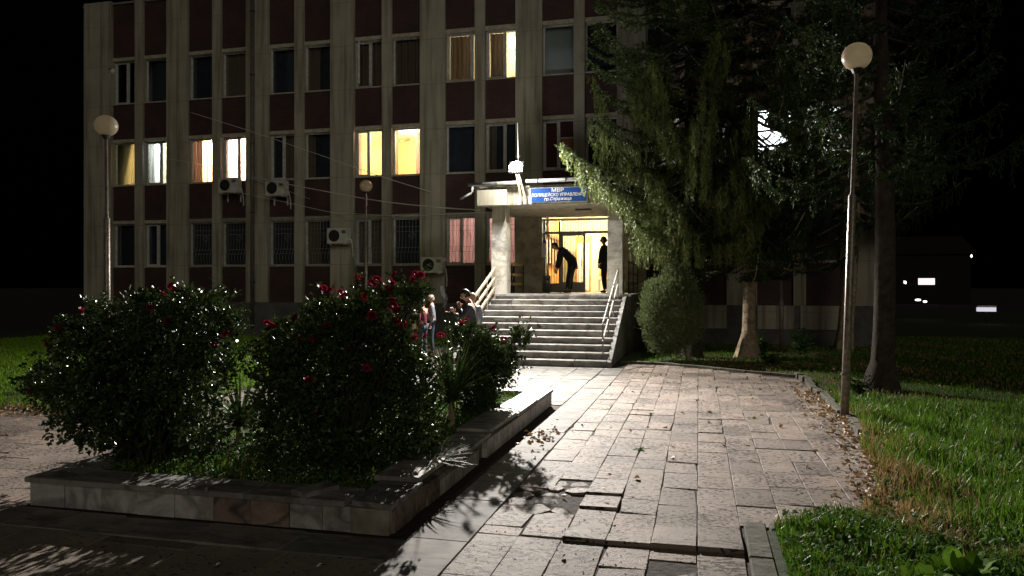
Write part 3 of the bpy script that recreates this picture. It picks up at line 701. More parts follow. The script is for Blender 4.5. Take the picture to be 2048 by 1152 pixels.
mb = MB(); frame_ring(mb, -3.72, -3.1, 2.15, 2.68, 29.5, .04, .05); mb.build('picture_frame', 'paper', pt); mb = MB(); mb.box(-3.68, 29.52, 2.19, -3.14, 29.54, 2.64); mb.build('picture', 'poster_teal', pt)
cb_ = thing('cabinet', (-3.0, 29.3, LZ), 'brown wooden cabinet below the notice board in the lobby', 'cabinet')
mb = MB(); mb.box(-3.1, 29.05, LZ, -2.2, 29.45, 2.75); mb.build('body', 'brown_wood', cb_); mb = MB(); mb.box(-3.06, 29.03, LZ + .1, -2.68, 29.05, 2.68); mb.box(-2.62, 29.03, LZ + .1, -2.24, 29.05, 2.68); mb.build('door', 'orange_wood', cb_)
ch = thing('chair', (-3.55, 28.6, LZ), 'small orange chair standing in the lobby', 'chair')
mb = MB(); mb.box(-3.72, 28.42, LZ + .43, -3.38, 28.78, LZ + .47); mb.build('seat', 'orange_wood', ch); mb = MB(); mb.box(-3.72, 28.75, LZ + .6, -3.38, 28.78, LZ + .85); mb.build('backrest', 'orange_wood', ch)
for a in (-3.7, -3.4):
    for b_ in (28.45, 28.75): mb = MB(); mb.tube([(a, b_, LZ), (a, b_, LZ + .43)], .014, 6); mb.build('leg', 'steel', ch)
cl = thing('ceiling_light', (-3.7, 27.2, 4.5), 'round white lamp glowing on the lobby ceiling', 'lamp')
mb = MB(); emis('lobby_lamp', (1, .86, .55), 14); mb.sphere((-3.7, 27.2, 4.52), .16, 18, 0, (1, 1, .5)); mb.build('diffuser', 'lobby_lamp', cl, True)
lamp('lobby_light', 'POINT', (-3.7, 27.2, 4.3), 560, (1, .90, .66), .16, parent=cl)
# sign
SG = thing('police_sign', (-3.85, 20.86, 4.25), 'blue police department sign with white Cyrillic lettering on the canopy fascia', 'sign')
mb = MB(); mb.box(-4.66, 20.80, 4.235, -3.02, 20.895, 4.655); mb.build('sign_border', 'sign_white', SG)
mb = MB(); mb.box(-4.64, 20.785, 4.25, -3.04, 20.80, 4.64); mb.build('sign_board', 'blue_board', SG)
def text(s, size, x, y, z, parent, mat, name='lettering', width=None, shear=0):
    cu = bpy.data.curves.new(name, 'FONT'); cu.body = s; cu.size = size; cu.align_x = 'CENTER'; cu.extrude = .004; cu.offset = size * .004; cu.shear = shear
    ob = bpy.data.objects.new(name, cu); COL.objects.link(ob)
    bpy.context.view_layer.update(); dg = bpy.context.evaluated_depsgraph_get()
    me = bpy.data.meshes.new_from_object(ob.evaluated_get(dg)); bpy.data.objects.remove(ob)
    xs_ = [v.co.x for v in me.vertices]; wd = max(xs_) - min(xs_)
    k = (width / wd) if width else 1
    off = rootloc(parent)
    for v in me.vertices:
        a, b_, c_ = v.co; v.co = (x + a * k - off.x, y - c_ - off.y, z + b_ - off.z)
    me.materials.clear(); me.materials.append(M(mat)); o = bpy.data.objects.new(name, me); COL.objects.link(o); o.parent = parent; return o
text('МВР', .145, -3.86, 20.778, 4.525, SG, 'sign_white', width=.34)
text('ПОЛИЦЕЙСКО УПРАВЛЕНИЕ', .125, -3.84, 20.778, 4.40, SG, 'sign_white', width=1.52)
text('гр.Стражица', .125, -3.86, 20.778, 4.285, SG, 'sign_white', width=.78, shear=.25)

# handrails
def rail(name, x, label, rails, mat, r=.022, wood=False, y0=17.55, y1=21.0):
    t = thing(name, (x, y0, 0), label, 'railing')
    def zf(y): return (y - 17.2) / t_ * r_
    mb = MB()
    for h_ in rails:
        if wood:
            a = Vector((x, y0, zf(y0) + h_)); b_ = Vector((x, y1, zf(y1) + h_))
            for w_ in (0,):
                vs = [a + Vector((-.02, 0, 0)), a + Vector((.02, 0, 0)), a + Vector((.02, 0, .08)), a + Vector((-.02, 0, .08))]; vs += [p + (b_ - a) for p in vs]
                mb.add(vs, [(0, 3, 2, 1), (4, 5, 6, 7), (0, 1, 5, 4), (1, 2, 6, 5), (2, 3, 7, 6), (3, 0, 4, 7)])
        else: mb.tube([(x, y0, zf(y0) + h_ ), (x, y1, zf(y1) + h_)], r, 8)
    mb.build('rail', mat, t)
    for k in range(4):
        y = y0 + .05 + (y1 - y0 - .1) * k / 3; mb = MB(); mb.tube([(x, y, max(0, zf(y) - .1)), (x, y, zf(y) + max(rails) + .04)], .02, 6); mb.build('post', 'pole_paint' if not wood else mat, t)
    return t
rail('handrail', SX1 - .13, 'thin metal handrail on the right side of the steps', (.85, .45), 'cable_skin', .018)
rail('handrail', SX0 + .02, 'stout three board handrail on the left side of the steps', (.86, .58, .30), 'old_wood', wood=True, y0=18.45)
def side_rail(x, label, mat):
    t = thing('porch_railing', (x, 21.6, LZ), label, 'railing')
    for h_ in (.88, .55, .25):
        mb = MB(); mb.box(x - .02, 21.62, LZ + h_, x + .02, 25.0, LZ + h_ + .09); mb.build('board', mat, t)
    for y in (21.75, 23.3, 24.9): mb = MB(); mb.tube([(x + .04, y, LZ), (x + .04, y, LZ + .95)], .02, 6); mb.build('post', 'dark_metal', t)
side_rail(-5.85, 'yellowish board railing between left column and marble wall', 'yellow_wood')
side_rail(-2.0, 'board railing on the right edge of the porch', 'old_wood')
tc = thing('litter_bin', (-5.02, 25.1, LZ), 'grey cylindrical bin standing left of the glass door', 'bin')
mb = MB(); mb.lathe((-5.02, 25.1, LZ), [(.0, 0), (.11, 0), (.12, .55), (.10, .58), (0, .6)], 18); mb.build('body', 'steel', tc, True)
mb = MB(); mb.sphere((-4.98, 24.97, LZ + .45), .045, 10); mb.build('opening', 'black_grille', tc, True)
ph = thing('wall_phone', (-5.26, 25.1, 3.0), 'grey intercom box with a blue top on the wall beside the door', 'intercom')
mb = MB(); mb.box(-5.2, 24.98, 2.85, -5.04, 25.14, 3.32); mb.build('box', 'white_paint', ph); mb = MB(); mb.sphere((-5.1, 25.04, 3.38), .07, 12); mb.build('beacon', 'blue_paint', ph, True)
mb = MB(); mb.tube([(-5.1, 25.08, 3.45), (-5.15, 25.1, 3.8), (-5.0, 25.15, 4.15)], .008, 5); mb.build('wire', 'dark_metal', ph)

# floodlight
FL = thing('floodlight', (-4.8, 20.85, 4.3), 'blazing white floodlight on twin stays above the canopy', 'floodlight')
mb = MB(); mb.tube([(-4.88, 20.7, 4.28), (-4.98, 20.5, 5.02)], .03, 8); mb.tube([(-4.74, 20.7, 4.25), (-4.92, 20.5, 5.02)], .035, 8); mb.build('stay', 'old_wood', FL)
mb = MB(); mt = Matrix.Translation(LAMP + Vector((0, .10, .02))) @ Matrix.Rotation(R(-25), 4, 'X')
mb.box(-.20, 0, -.17, .20, .09, .17, mat=mt); mb.build('housing', 'dark_metal', FL)
emis('flood_glass', (1, .97, .88), 260)
mb = MB(); mb.sphere((0, 0, 0), 1, 24); mb.v = [tuple(mt @ Vector((x * .19, -.004 + min(0, y) * .05, z * .165))) for x, y, z in mb.v]; mb.build('lamp_glass', 'flood_glass', FL)
lamp('flood_beam', 'SPOT', LAMP + Vector((0, -.02, 0)), 10500, (1.0, .93, .85), .07, target=(-.6, 2.0, 0.3), parent=FL, spot_size=R(84), spot_blend=1.0)
lamp('flood_wide', 'SPOT', LAMP + Vector((0, -.03, 0)), 3600, (1.0, .94, .86), .07, target=(-4.6, 15.0, 0), parent=FL, spot_size=R(160), spot_blend=.75)
lamp('flood_spill', 'SPOT', LAMP + Vector((0, -.05, -.03)), 210, (1, .96, .86), .06, target=LAMP + Vector((0, -.25, -1)), parent=FL, spot_size=R(176), spot_blend=.35)
lamp('flood_back_spill', 'POINT', LAMP + Vector((0, -.25, 0)), 110, (1, .96, .92), .06, parent=FL)
ma = thing('antenna_mast', (-5.05, 20.9, 4.74), 'thin pale aerial mast rising behind the floodlight', 'mast')
mb = MB(); mb.tube([(-5.03, 20.9, 4.74), (-5.03, 20.9, 5.6)], .022, 8); mb.tube([(-5.03, 20.9, 5.6), (-5.05, 20.9, 6.55)], [.02, .012], 8); mb.build('rod', 'white_paint', ma)
mb = MB(); mb.tube([(-5.10, 20.9, 5.6), (-4.96, 20.9, 5.6)], .018, 6); mb.build('clamp', 'dark_metal', ma)

# downpipe
dp = thing('downpipe', (-16.4, 25.1, 0), 'long dark rainwater downpipe on the pilaster left of the barred windows', 'downpipe')
mb = MB(); mb.tube([(-16.35, 25.08, .3), (-16.35, 25.08, 13.0)], .075, 10); mb.build('pipe', 'pipe_paint', dp, True)
for z in (2.0, 4.6, 7.2, 9.8, 12.2): mb = MB(); mb.tube([(-16.35, 25.08, z), (-16.35, 25.08, z + .05)], .095, 10); mb.build('bracket', 'dark_metal', dp)
# air conditioners
def ac_unit():
    t = thing('air_conditioner', (0, 0, 0), 'x', 'air conditioner', 'outdoor air conditioner units on the facade')
    mb = MB(); mb.slab(-.4, -.15, .4, .15, -.28, .28, bev=.02); mb.build('case', 'ac_case', t)
    mb = MB()
    for k in range(1): mb.tube([(-.12, -.152, 0), (-.12, -.162, 0)], .215, 24)
    mb.build('fan_opening', 'black_grille', t)
    mb = MB()
    for rr_ in (.06, .11, .16, .21):
        pts = [(-.12 + rr_ * math.cos(a), -.168, rr_ * math.sin(a)) for a in np.linspace(0, 2 * PI, 25)]; mb.tube(pts, .0035, 4)
    for a in range(6): mb.tube([(-.12, -.168, 0), (-.12 + .21 * math.cos(a * PI / 3), -.168, .21 * math.sin(a * PI / 3))], .0035, 4)
    mb.build('fan_guard', 'dark_metal', t)
    mb = MB()
    for x in (-.28, .28): mb.box(x - .02, -.15, -.32, x + .02, .3, -.283); mb.box(x - .02, .26, -.6, x + .02, .3, -.32)
    mb.build('bracket', 'white_paint', t)
    mb = MB(); mb.tube([(.4, 0, -.1), (.47, .05, -.15), (.45, .2, -.5), (.42, .25, -.75)], .02, 6); mb.build('hose', 'white_paint', t)
    mb = MB(); mb.box(.18, -.155, .08, .34, -.151, .2); mb.build('plate', 'steel', t)
    return t
proto = ac_unit()
acs = [(460, 371, 25.0, 'air conditioner hanging below the brightest lit window', -.0), (554, 377, 25.02, 'air conditioner beside the downpipe below the dark split window', 0), (678, 472, 24.95, 'air conditioner high on the wide pilaster with dirty streaks below it', 0), (866, 530, 24.95, 'air conditioner low on the wide pilaster left of the pink lit windows', 0)]
for i, (u, v, y, lb, rz) in enumerate(acs):
    o = proto if i == 0 else copytree(proto)
    xc = (u - 1024) / F; Z = y / (math.cos(TH) + xc * math.sin(TH)); P = at(u, v, Z); o.location = P; o['label'] = lb
# small dome camera on corner pilaster
sc_ = thing('wall_camera', at(228, 145, 30.2), 'small pale security camera on the left corner pilaster', 'camera')
P = sc_.location; mb = MB(); mb.sphere(P + Vector((0, -.1, 0)), .13, 14); mb.build('dome', 'white_paint', sc_, True); mb = MB(); mb.box(P.x - .05, P.y - .1, P.z + .05, P.x + .05, 25.2, P.z + .12); mb.build('bracket', 'white_paint', sc_)
# cables
def cable(pts, r, label, sag=0):
    P = []
    for (u, v, y) in pts:
        xc = (u - 1024) / F; P.append(at(u, v, y / (math.cos(TH) + xc * math.sin(TH))))
    out = []
    for i in range(len(P) - 1):
        p0 = P[max(i - 1, 0)]; p1 = P[i]; p2 = P[i + 1]; p3 = P[min(i + 2, len(P) - 1)]
        for k in range(8):
            t = k / 8; out.append(.5 * ((2 * p1) + (p2 - p0) * t + (2 * p0 - 5 * p1 + 4 * p2 - p3) * t * t + (3 * p1 - p0 - 3 * p2 + p3) * t ** 3))
    out.append(P[-1]); mb = MB(); mb.tube(out, r, 6); tag(mb.build('overhead_cable', 'cable_skin', None, True), label, 'cable', 'cables strung along the facade')
cable([(382, 225, 25.1), (500, 262, 24.8), (640, 310, 24.6), (760, 352, 24.8), (862, 384, 25.15)], .012, 'thin cable sagging across the facade from high on the left')
cable([(495, 352, 25.1), (620, 377, 24.3), (760, 402, 23.6), (880, 415, 22.4), (960, 420, 21.4)], .020, 'thick pale cable running down to the canopy corner')
cable([(340, 318, 25.1), (420, 333, 25.0), (520, 362, 24.9), (620, 398, 24.9)], .007, 'faint cable between the lit windows and the downpipe')
cable([(484, 386, 25.1), (560, 402, 24.9), (660, 424, 24.9), (700, 427, 25.15)], .010, 'lowest cable running from the hanging air conditioner')
cable([(700, 427, 25.15), (800, 432, 25.15), (860, 430, 25.15), (975, 424, 24.6)], .009, 'dark sagging cable just above the barred windows')

# ------------------------------------------------------------------ globe lamps
def lamp_post(base, h, gr, lean, label, r1=.054, r2=.029, hz=3.4):
    t = thing('street_lamp', base, label, 'street lamp', 'globe street lamps')
    b0 = Vector(base); top = b0 + Vector((lean, 0, h - gr * 1.9)); mid = b0.lerp(top, hz / h)
    mb = MB(); mb.tube([b0, b0.lerp(top, .25), mid, mid + (top - mid) * .02, top], [r1 * 1.12, r1, r1, r2, r2], 12); mb.build('pole', 'pole_paint', t, True)
    mb = MB(); mb.tube([b0, b0 + Vector((0, 0, .02))], r1 * 1.9, 12); mb.build('base_plate', 'dark_metal', t)
    mb = MB(); a = b0.lerp(top, .13); mb.tube([a, a + Vector((0, 0, .03))], r1 * 1.35, 12); mb.build('collar', 'pole_paint', t)
    mb = MB(); mb.tube([top, top + Vector((0, 0, .08))], [r2 * 1.6, gr * .42], 14); mb.build('lamp_holder', 'dark_metal', t)
    mb = MB(); mb.sphere(top + Vector((0, 0, .05 + gr * .95)), gr, 32, 0, (1, 1, .95)); mb.build('globe', 'globe_glass', t, True)
    return t
G = gnd(1689, 840); lamp_post(G, at(1715, 93, G.y / (math.cos(TH) + .46 * math.sin(TH))).z, .200, .16, 'nearest globe lamp standing on the grass verge at the right')
A = at(216, 773, 14.0); A.z = 0; lamp_post(A, 5.02, .205, -.04, 'globe lamp behind the left rose bush in front of the lit corner windows')
A = at(732, 686, 24.3); A.z = 0; lamp_post(A, 5.25, .205, 0.0, 'farthest globe lamp close to the facade behind the middle rose bush', .05, .03)
A = gnd(1563, 703); A.z = 0
pp = thing('metal_post', A, 'slim bare metal post between two spruce trunks in front of the plinth', 'post'); mb = MB(); mb.tube([A, A + Vector((0, 0, 1.45)), A + Vector((0, 0, 1.47)), A + Vector((0, 0, 4.6))], [.06, .06, .04, .035], 10); mb.build('pole', 'pole_paint', pp, True); mb = MB(); mb.sphere(A + Vector((0, 0, 4.62)), .045, 8); mb.build('cap', 'pole_paint', pp)

# ------------------------------------------------------------------ planter
PX0, PX1, PY0, PY1, PZ = -5.60, -2.27, 5.28, 11.65, .25
PT = thing('raised_planter', (-3.9, 5.3, 0), 'low stone clad flower bed wall with loose marble capping around the roses', 'planter')
mb = MB(); mb.box(PX0 + .05, PY0 + .05, 0, PX1 - .05, PY0 + .32, PZ - .045); mb.box(PX1 - .32, PY0 + .32, 0, PX1 - .05, PY1, PZ - .045); mb.box(PX0 + .05, PY0 + .32, 0, PX0 + .32, PY1, PZ - .045); mb.box(PX0 + .32, PY1 - .27, 0, PX1 - .32, PY1, PZ - .045)
mb.build('core_wall', 'concrete', PT)
mb = MB(); x = PX0; mi_seq = [2, 1, 1, 1, 0, 3, 3, 1, 1, 0]; k = 0
for wd in (.36, .37, .36, .36, .36, .34, .34, .28, .24, .32):
    xn = min(x + wd, PX1); mi = [1, 1, 1, 1, 0, 2, 2, 1, 1, 3][k]; pr = random.uniform(0, .012)
    mt = Matrix.Translation((0, 0, 0)); mb.box(x + .003, PY0 - pr, .003, xn - .003, PY0 + .048, PZ - .052, mi); x = xn; k += 1
y = PY0 + .05
for k, (wd, on) in enumerate(((.42, 2), (.3, 2), (.32, 2), (.75, 0), (.5, 0), (.3, None), (1.1, 0), (1.2, 0), (1.3, 0), (.98, 0))):
    yn = min(y + wd, PY1)
    if on is not None:
        drop = .05 if k in (3, 4) else 0; mb.box(PX1 - .048, y + .004, .003 - 0, PX1 + random.uniform(0, .02), yn - .004, PZ - .055 - drop, on)
    y = yn
y = PY0 + .05
while y < PY1 - .1: yn = min(y + .6, PY1); mb.box(PX0, y + .003, .003, PX0 + .048, yn - .003, PZ - .055, 1); y = yn
mb.build('stone_facing', ['planter_marble', 'planter_grey', 'marble_brown', 'marble_pale'], PT)
mb = MB(); x = PX0 - .03
for wd in (.42, .6, .62, .5, .55, .62):
    xn = min(x + wd, PX1 - .35); mb.slab(x, PY0 - .04, xn - .006, PY0 + .34, PZ - .043, PZ, 1, (random.gauss(0, .004), random.gauss(0, .006)), random.gauss(0, .004)); x = xn
    if x >= PX1 - .36: break
mb.slab(PX1 - .345, PY0 - .04, PX1 + .03, PY0 + .62, PZ - .043, PZ, 1, (0, .0), .0)
for (ya, yb, dx, rot, dz) in ((5.92, 7.0, -.05, .012, .028), (7.01, 8.15, .0, .01, .0), (8.1, 9.3, -.02, -.008, .03), (9.32, 10.5, .0, .0, .01), (10.52, 11.68, 0, 0, .0)):
    mb.slab(PX1 - .37 + dx, ya, PX1 + .03 + dx, yb - .01, PZ - .043, PZ, 0, (.01, random.gauss(0, .004)), rot, dz=dz)
y = PY0 + .35
while y < PY1: yn = min(y + .62, PY1 + .03); mb.slab(PX0 - .03, y, PX0 + .34, yn - .006, PZ - .043, PZ, 1, (random.gauss(0, .01), 0)); y = yn
x = PX0 + .35
while x < PX1 - .4: xn = min(x + .62, PX1 - .38); mb.slab(x, PY1 - .3, xn - .006, PY1 + .03, PZ - .043, PZ, 0); x = xn
mb.build('capping', ['marble', 'marble_grey'], PT)
mb = MB(); mb.box(PX0 + .33, PY0 + .33, 0, PX1 - .33, PY1 - .31, .17); mb.build('bed_earth', 'soil', PT)
ls = thing('loose_stone', at(628, 975, 5.95), 'loose broken capping stone lying across the front planter wall', 'stone')
Q = ls.location; Q.z = PZ + .002; mb = MB(); mb.slab(Q.x - .09, Q.y - .13, Q.x + .09, Q.y + .2, PZ + .001, PZ + .04, 0, (0, .01), -.5); mb.build('slab', 'marble_grey', ls)

# ------------------------------------------------------------------ foliage helpers
def rand_unit(n):
    v = RNG.normal(size=(n, 3)); return v / np.linalg.norm(v, axis=1)[:, None]
def leafcloud(P, D, ln, wd, fold=.25):
    """P (n,3) base, D (n,3) direction -> two triangles-ish quads per leaf (n*2,4,3)"""
    n = len(P); D = D / np.linalg.norm(D, axis=1)[:, None]; S = np.cross(D, rand_unit(n)); S /= np.linalg.norm(S, axis=1)[:, None] + 1e-9; U = np.cross(S, D)
    ln = ln * RNG.uniform(.65, 1.2, n)[:, None]; wd = wd * RNG.uniform(.7, 1.15, n)[:, None]
    tip = P + D * ln - U * ln * .12; a = P + D * ln * .45
    l1 = a + S * wd * .5 + U * wd * fold; r1 = a - S * wd * .5 + U * wd * fold; l2 = P + D * ln * .8 + S * wd * .28 + U * wd * fold * .5; r2 = P + D * ln * .8 - S * wd * .28 + U * wd * fold * .5
    A_ = np.stack([P, l1, l2, tip], 1); B_ = np.stack([P, tip, r2, r1], 1)
    return np.concatenate([A_, B_], 0)
def lobes_points(lobes, n, shell=.55):
    C = np.array([l[0] for l in lobes]); r_ = np.array([l[1] for l in lobes]); wt = r_ ** 2.2; wt /= wt.sum()
    idx = RNG.choice(len(lobes), n, p=wt); d = rand_unit(n); rad = RNG.uniform(0, 1, n) ** (1 / 3.); rad = shell * np.maximum(rad, .35) + (1 - shell) * rad
    rad = rad * RNG.uniform(.75, 1.15, n)
    P = C[idx] + d * (r_[idx] * rad)[:, None]; return P, d, idx
def bloom_mesh():
    vs = []; rings = [(.004, 4, .020, 88), (.010, 5, .026, 78), (.018, 6, .030, 62), (.026, 7, .034, 42), (.032, 8, .036, 18), (.032, 7, .034, -8)]
    faces = []
    for (r0, n_, ln, el) in rings:
        for k in range(n_):
            a = 2 * PI * k / n_ + r0 * 200; e = R(el + random.uniform(-10, 10)); rad = Vector((math.cos(a), math.sin(a), 0)); tn = Vector((-math.sin(a), math.cos(a), 0)); up = Vector((0, 0, 1))
            d = rad * math.cos(e) + up * math.sin(e); b0 = rad * r0 * .5 + up * 0; w_ = ln * .62
            q = [b0 - tn * w_ * .4, b0 + tn * w_ * .4, b0 + d * ln * .7 + tn * w_ * .6 - rad * .003, b0 + d * ln - rad * .002, b0 + d * ln * .7 - tn * w_ * .6 - rad * .003]
            faces.append([q[0], q[1], q[2], q[3]]); faces.append([q[0], q[3], q[4], q[4] + Vector((.0005, 0, 0))])
    return np.array([[list(p) for p in f] for f in faces])
BM = bloom_mesh()
def rose_bush(name, label, base, lobes_px, Z, spread, nleaf, roses, depth=.5, whips=()):
    base = Vector(base); t = thing(name, base, label, 'rose bush', 'rose bushes in the planter')
    lobes = []
    for (u, v, rp) in lobes_px:
        for q in range(2):
            dz = random.uniform(-depth, depth); P = at(u + random.uniform(-8, 8), v + random.uniform(-8, 8), Z + dz); lobes.append((np.array(P), rp * (Z + dz) / F * (.95 if q == 0 else .85)))
    # canes
    mb = MB(); b0 = base
    tips = []
    for (c_, r__) in lobes:
        c_ = Vector(c_)
        for q in range(2):
            e = c_ + Vector((random.gauss(0, r__ * .5), random.gauss(0, r__ * .5), random.uniform(0, r__ * .9))); s_ = b0 + Vector((random.gauss(0, .1), random.gauss(0, .1), 0)); m_ = s_.lerp(e, .5) + Vector((0, 0, .12)) - Vector(((e - s_).x * .15, (e - s_).y * .15, 0))
            pts = [s_.lerp(m_, k / 4).lerp(m_.lerp(e, k / 4), k / 4) for k in range(5)]; mb.tube(pts, [.013, .011, .009, .007, .004], 5); tips.append(pts)
    WP, WD = [], []
    for (u, v) in whips:
        for q in range(2):
            e = at(u + random.gauss(0, 7 * q), v + random.gauss(0, 8) * q, Z + random.uniform(-.5, .4)); s_ = b0 + Vector((random.gauss(0, .08), random.gauss(0, .08), 0)); m_ = s_.lerp(e, .5) + Vector((0, 0, .10)) - Vector(((e - s_).x * .18, (e - s_).y * .18, 0))
            pts = [s_.lerp(m_, k / 9).lerp(m_.lerp(e, k / 9), k / 9) for k in range(10)]; mb.tube(pts, [.010 - .0008 * k for k in range(10)], 5)
            for k in range(9):
                c_ = 4.6 + 4.4 * k / 8; j = min(8, int(c_)); p_ = pts[j].lerp(pts[j + 1], c_ - j); ax = (pts[j + 1] - pts[j]).normalized(); sd_ = Vector(rand_unit(1)[0]); pd = (ax * .5 + sd_).normalized() * random.uniform(.04, .09); sp = pd.cross(ax).normalized()
                for f_ in (1, .62, .3):
                    for g_ in (-1, 1): WP.append(p_ + pd * f_); WD.append(pd.normalized() * .6 + sp * g_ * .9)
                WP.append(p_ + pd); WD.append(pd)
    mb.build('canes', 'cane', t)
    if WP: npmesh('shoot_leaves', leafcloud(np.array(WP), np.array(WD), .044, .028), 4, 'rose_leaf', t)
    P, d, idx = lobes_points(lobes, int(nleaf * 1.2), .3); sd_ = random.random() * 50
    nz = np.array([mnoise.noise((p[0] * 5.5 + sd_, p[1] * 5.5, p[2] * 5.5)) + .5 * mnoise.noise((p[0] * 14, p[1] * 14 + sd_, p[2] * 14)) for p in P])
    P = P + d * (np.clip(nz, -.5, .9) * .22)[:, None]; keep = (P[:, 2] > .22) & (nz > .0 - .22 * RNG.uniform(0, 1, len(P))); P = P[keep]; d = d[keep]
    D = d * .8 + rand_unit(len(P)) * .9 + np.array([0, 0, .1]); npmesh('foliage', leafcloud(P, D, .056, .038), 4, 'rose_leaf', t)
    # twigs sticking out on top
    ex = []
    for (c_, r__) in lobes:
        for q in range(6):
            d_ = Vector((random.gauss(0, .8), random.gauss(0, .8), random.uniform(-.2, 1.2))).normalized(); s_ = Vector(c_); ln = r__ + random.uniform(.03, .26) * min(1, r__ / .25)
            bend = Vector((random.gauss(0, .1), random.gauss(0, .1), -.08))
            for k in range(14):
                tt_ = .6 + .4 * k / 13; ex.append(s_ + d_ * ln * tt_ + bend * (tt_ - .6))
    if ex:
        ex = np.array(ex); ex = np.repeat(ex, 2, 0) + RNG.normal(size=(len(ex) * 2, 3)) * .012; npmesh('shoot_leaves', leafcloud(ex, rand_unit(len(ex)) + [0, 0, .3], .045, .028), 4, 'rose_leaf', t)
    first = None
    for (u, v) in roses:
        Pz = Z + random.uniform(-.55, -.2); loc = at(u, v, Pz)
        if first is None:
            first = npmesh('rose_bloom', BM + np.array(base)[None, None, :], 4, 'rose_petal', t); o = first
        else: o = first.copy(); COL.objects.link(o)
        o.location = loc - base; s_ = random.uniform(.75, 1.15) * (Z / 7.8); o.scale = (s_, s_, s_); o.rotation_euler = (random.uniform(.3, 1.3), random.gauss(0, .5), random.uniform(0, 6))
    return t
b_ = at(300, 925, 7.2); b_.z = .17; b_.x = max(b_.x, -5.15)
rose_bush('rose_bush', 'widest rose bush spilling over the left end of the planter, few blooms', (b_.x, b_.y, .17),
          [(330, 645, 62), (400, 650, 68), (360, 610, 34), (250, 680, 66), (160, 720, 62), (112, 768, 46), (190, 800, 72), (280, 760, 105), (395, 760, 78), (330, 845, 72), (300, 905, 50), (440, 700, 36), (442, 640, 22), (215, 640, 34), (150, 850, 34), (210, 870, 30), (400, 850, 50), (90, 790, 22), (130, 660, 20), (300, 605, 20)],
          7.2, 1, 19000, [(325, 588), (352, 576), (343, 572), (372, 590), (300, 615), (115, 655), (162, 622), (95, 690), (62, 785), (335, 640), (452, 668), (430, 690), (225, 640)], whips=[(345, 570), (318, 592), (372, 578), (395, 585), (445, 590), (478, 612), (488, 650), (130, 650), (165, 622), (215, 602), (262, 596), (298, 612), (62, 785), (70, 740), (100, 700), (130, 872), (170, 890), (222, 896), (500, 690), (470, 640)])
b_ = at(690, 925, 6.9); b_.z = .17
rose_bush('rose_bush', 'tallest rose bush in the middle of the planter covered in red blooms', b_,
          [(575, 690, 56), (650, 645, 42), (718, 612, 32), (785, 606, 28), (828, 592, 14), (640, 740, 110), (765, 715, 86), (825, 770, 52), (600, 850, 95), (750, 850, 115), (680, 920, 62), (560, 930, 45), (835, 860, 44), (560, 760, 50), (700, 650, 48)],
          7.1, 1, 25000, [(647, 577), (660, 581), (681, 587), (716, 553), (744, 568), (754, 559), (789, 550), (779, 577), (784, 567), (824, 560), (832, 548), (841, 551), (851, 566), (727, 594), (784, 600), (794, 621), (744, 631), (792, 644), (806, 650), (546, 652), (540, 656), (590, 636), (640, 578), (690, 590), (600, 682), (625, 680), (632, 821), (733, 736), (830, 675), (851, 673), (653, 652), (786, 612), (700, 700), (618, 762), (536, 648)], whips=[(716, 556), (728, 600), (745, 562), (754, 580), (790, 553), (779, 580), (812, 563), (832, 551), (851, 568), (868, 592), (640, 582), (660, 584), (682, 590), (610, 630), (545, 655), (520, 690), (500, 740), (495, 800), (900, 700), (760, 640), (800, 640), (830, 675)])
b_ = at(945, 812, 10.2); b_.z = .17
rose_bush('rose_bush', 'smaller rose bush at the right edge of the planter in front of the steps', b_,
          [(930, 668, 22), (960, 705, 46), (985, 755, 46), (1000, 715, 34), (945, 770, 45), (1040, 672, 14), (960, 800, 25)],
          10.2, 1, 8500, [(987, 657), (1009, 678), (916, 718), (891, 757), (882, 737), (923, 648), (933, 640), (882, 671)], .35, whips=[(925, 655), (905, 648), (945, 660), (985, 658), (1010, 680), (1045, 668), (1075, 655), (1030, 700), (1040, 735), (890, 690)])
def spiky(name, label, loc, n, ln, wd, up=.6, mat='yucca_leaf', cat='yucca', stem=0.0):
    loc = Vector(loc); t = thing(name, loc, label, cat, 'spiky yuccas in the planter'); fs = []
    for k in range(n):
        a = random.uniform(0, 2 * PI); el = math.asin(min(.98, random.uniform(-.05, 1) ** 1 * up + (1 - up) * random.uniform(0, .6)))
        d = Vector((math.cos(a) * math.cos(el), math.sin(a) * math.cos(el), math.sin(el))); s_ = Vector((-math.sin(a), math.cos(a), 0)); L_ = ln * random.uniform(.7, 1.1); c0 = loc + Vector((0, 0, stem + random.uniform(0, .12)))
        prev = None
        for j in range(5):
            tt = j / 4; q = c0 + d * L_ * tt + Vector((0, 0, -.18 * L_ * tt * tt * math.cos(el))); w_ = wd * (1 - tt ** 2.2) * .5 + .0012
            cur = (q - s_ * w_, q + s_ * w_)
            if prev: fs.append([list(prev[0]), list(prev[1]), list(cur[1]), list(cur[0])])
            prev = cur
    npmesh('leaves', np.array(fs), 4, mat, t)
    mb = MB(); mb.tube([loc, loc + Vector((0, 0, stem + .12))], [.05, .03], 8); mb.build('stem', 'bark', t)
P = at(903, 790, 9.0); P.z = .17; spiky('yucca', 'upright green yucca between the middle and right rose bushes', P, 170, .82, .030, .97, stem=.32)
P = at(480, 840, 8.2); P.z = .17; spiky('yucca', 'dark yucca in the gap between the left and middle rose bushes', P, 170, .80, .028, .75, stem=.15)
P = at(868, 880, 7.0); P.z = .17; spiky('yucca', 'low yucca leaning over the planter capping', P, 70, .42, .024, .45)
P = at(1000, 830, 10.6); P.z = .17; spiky('yucca', 'small dark yucca at the far right corner of the bed', P - Vector((.45, 0, 0)), 60, .5, .024, .6)

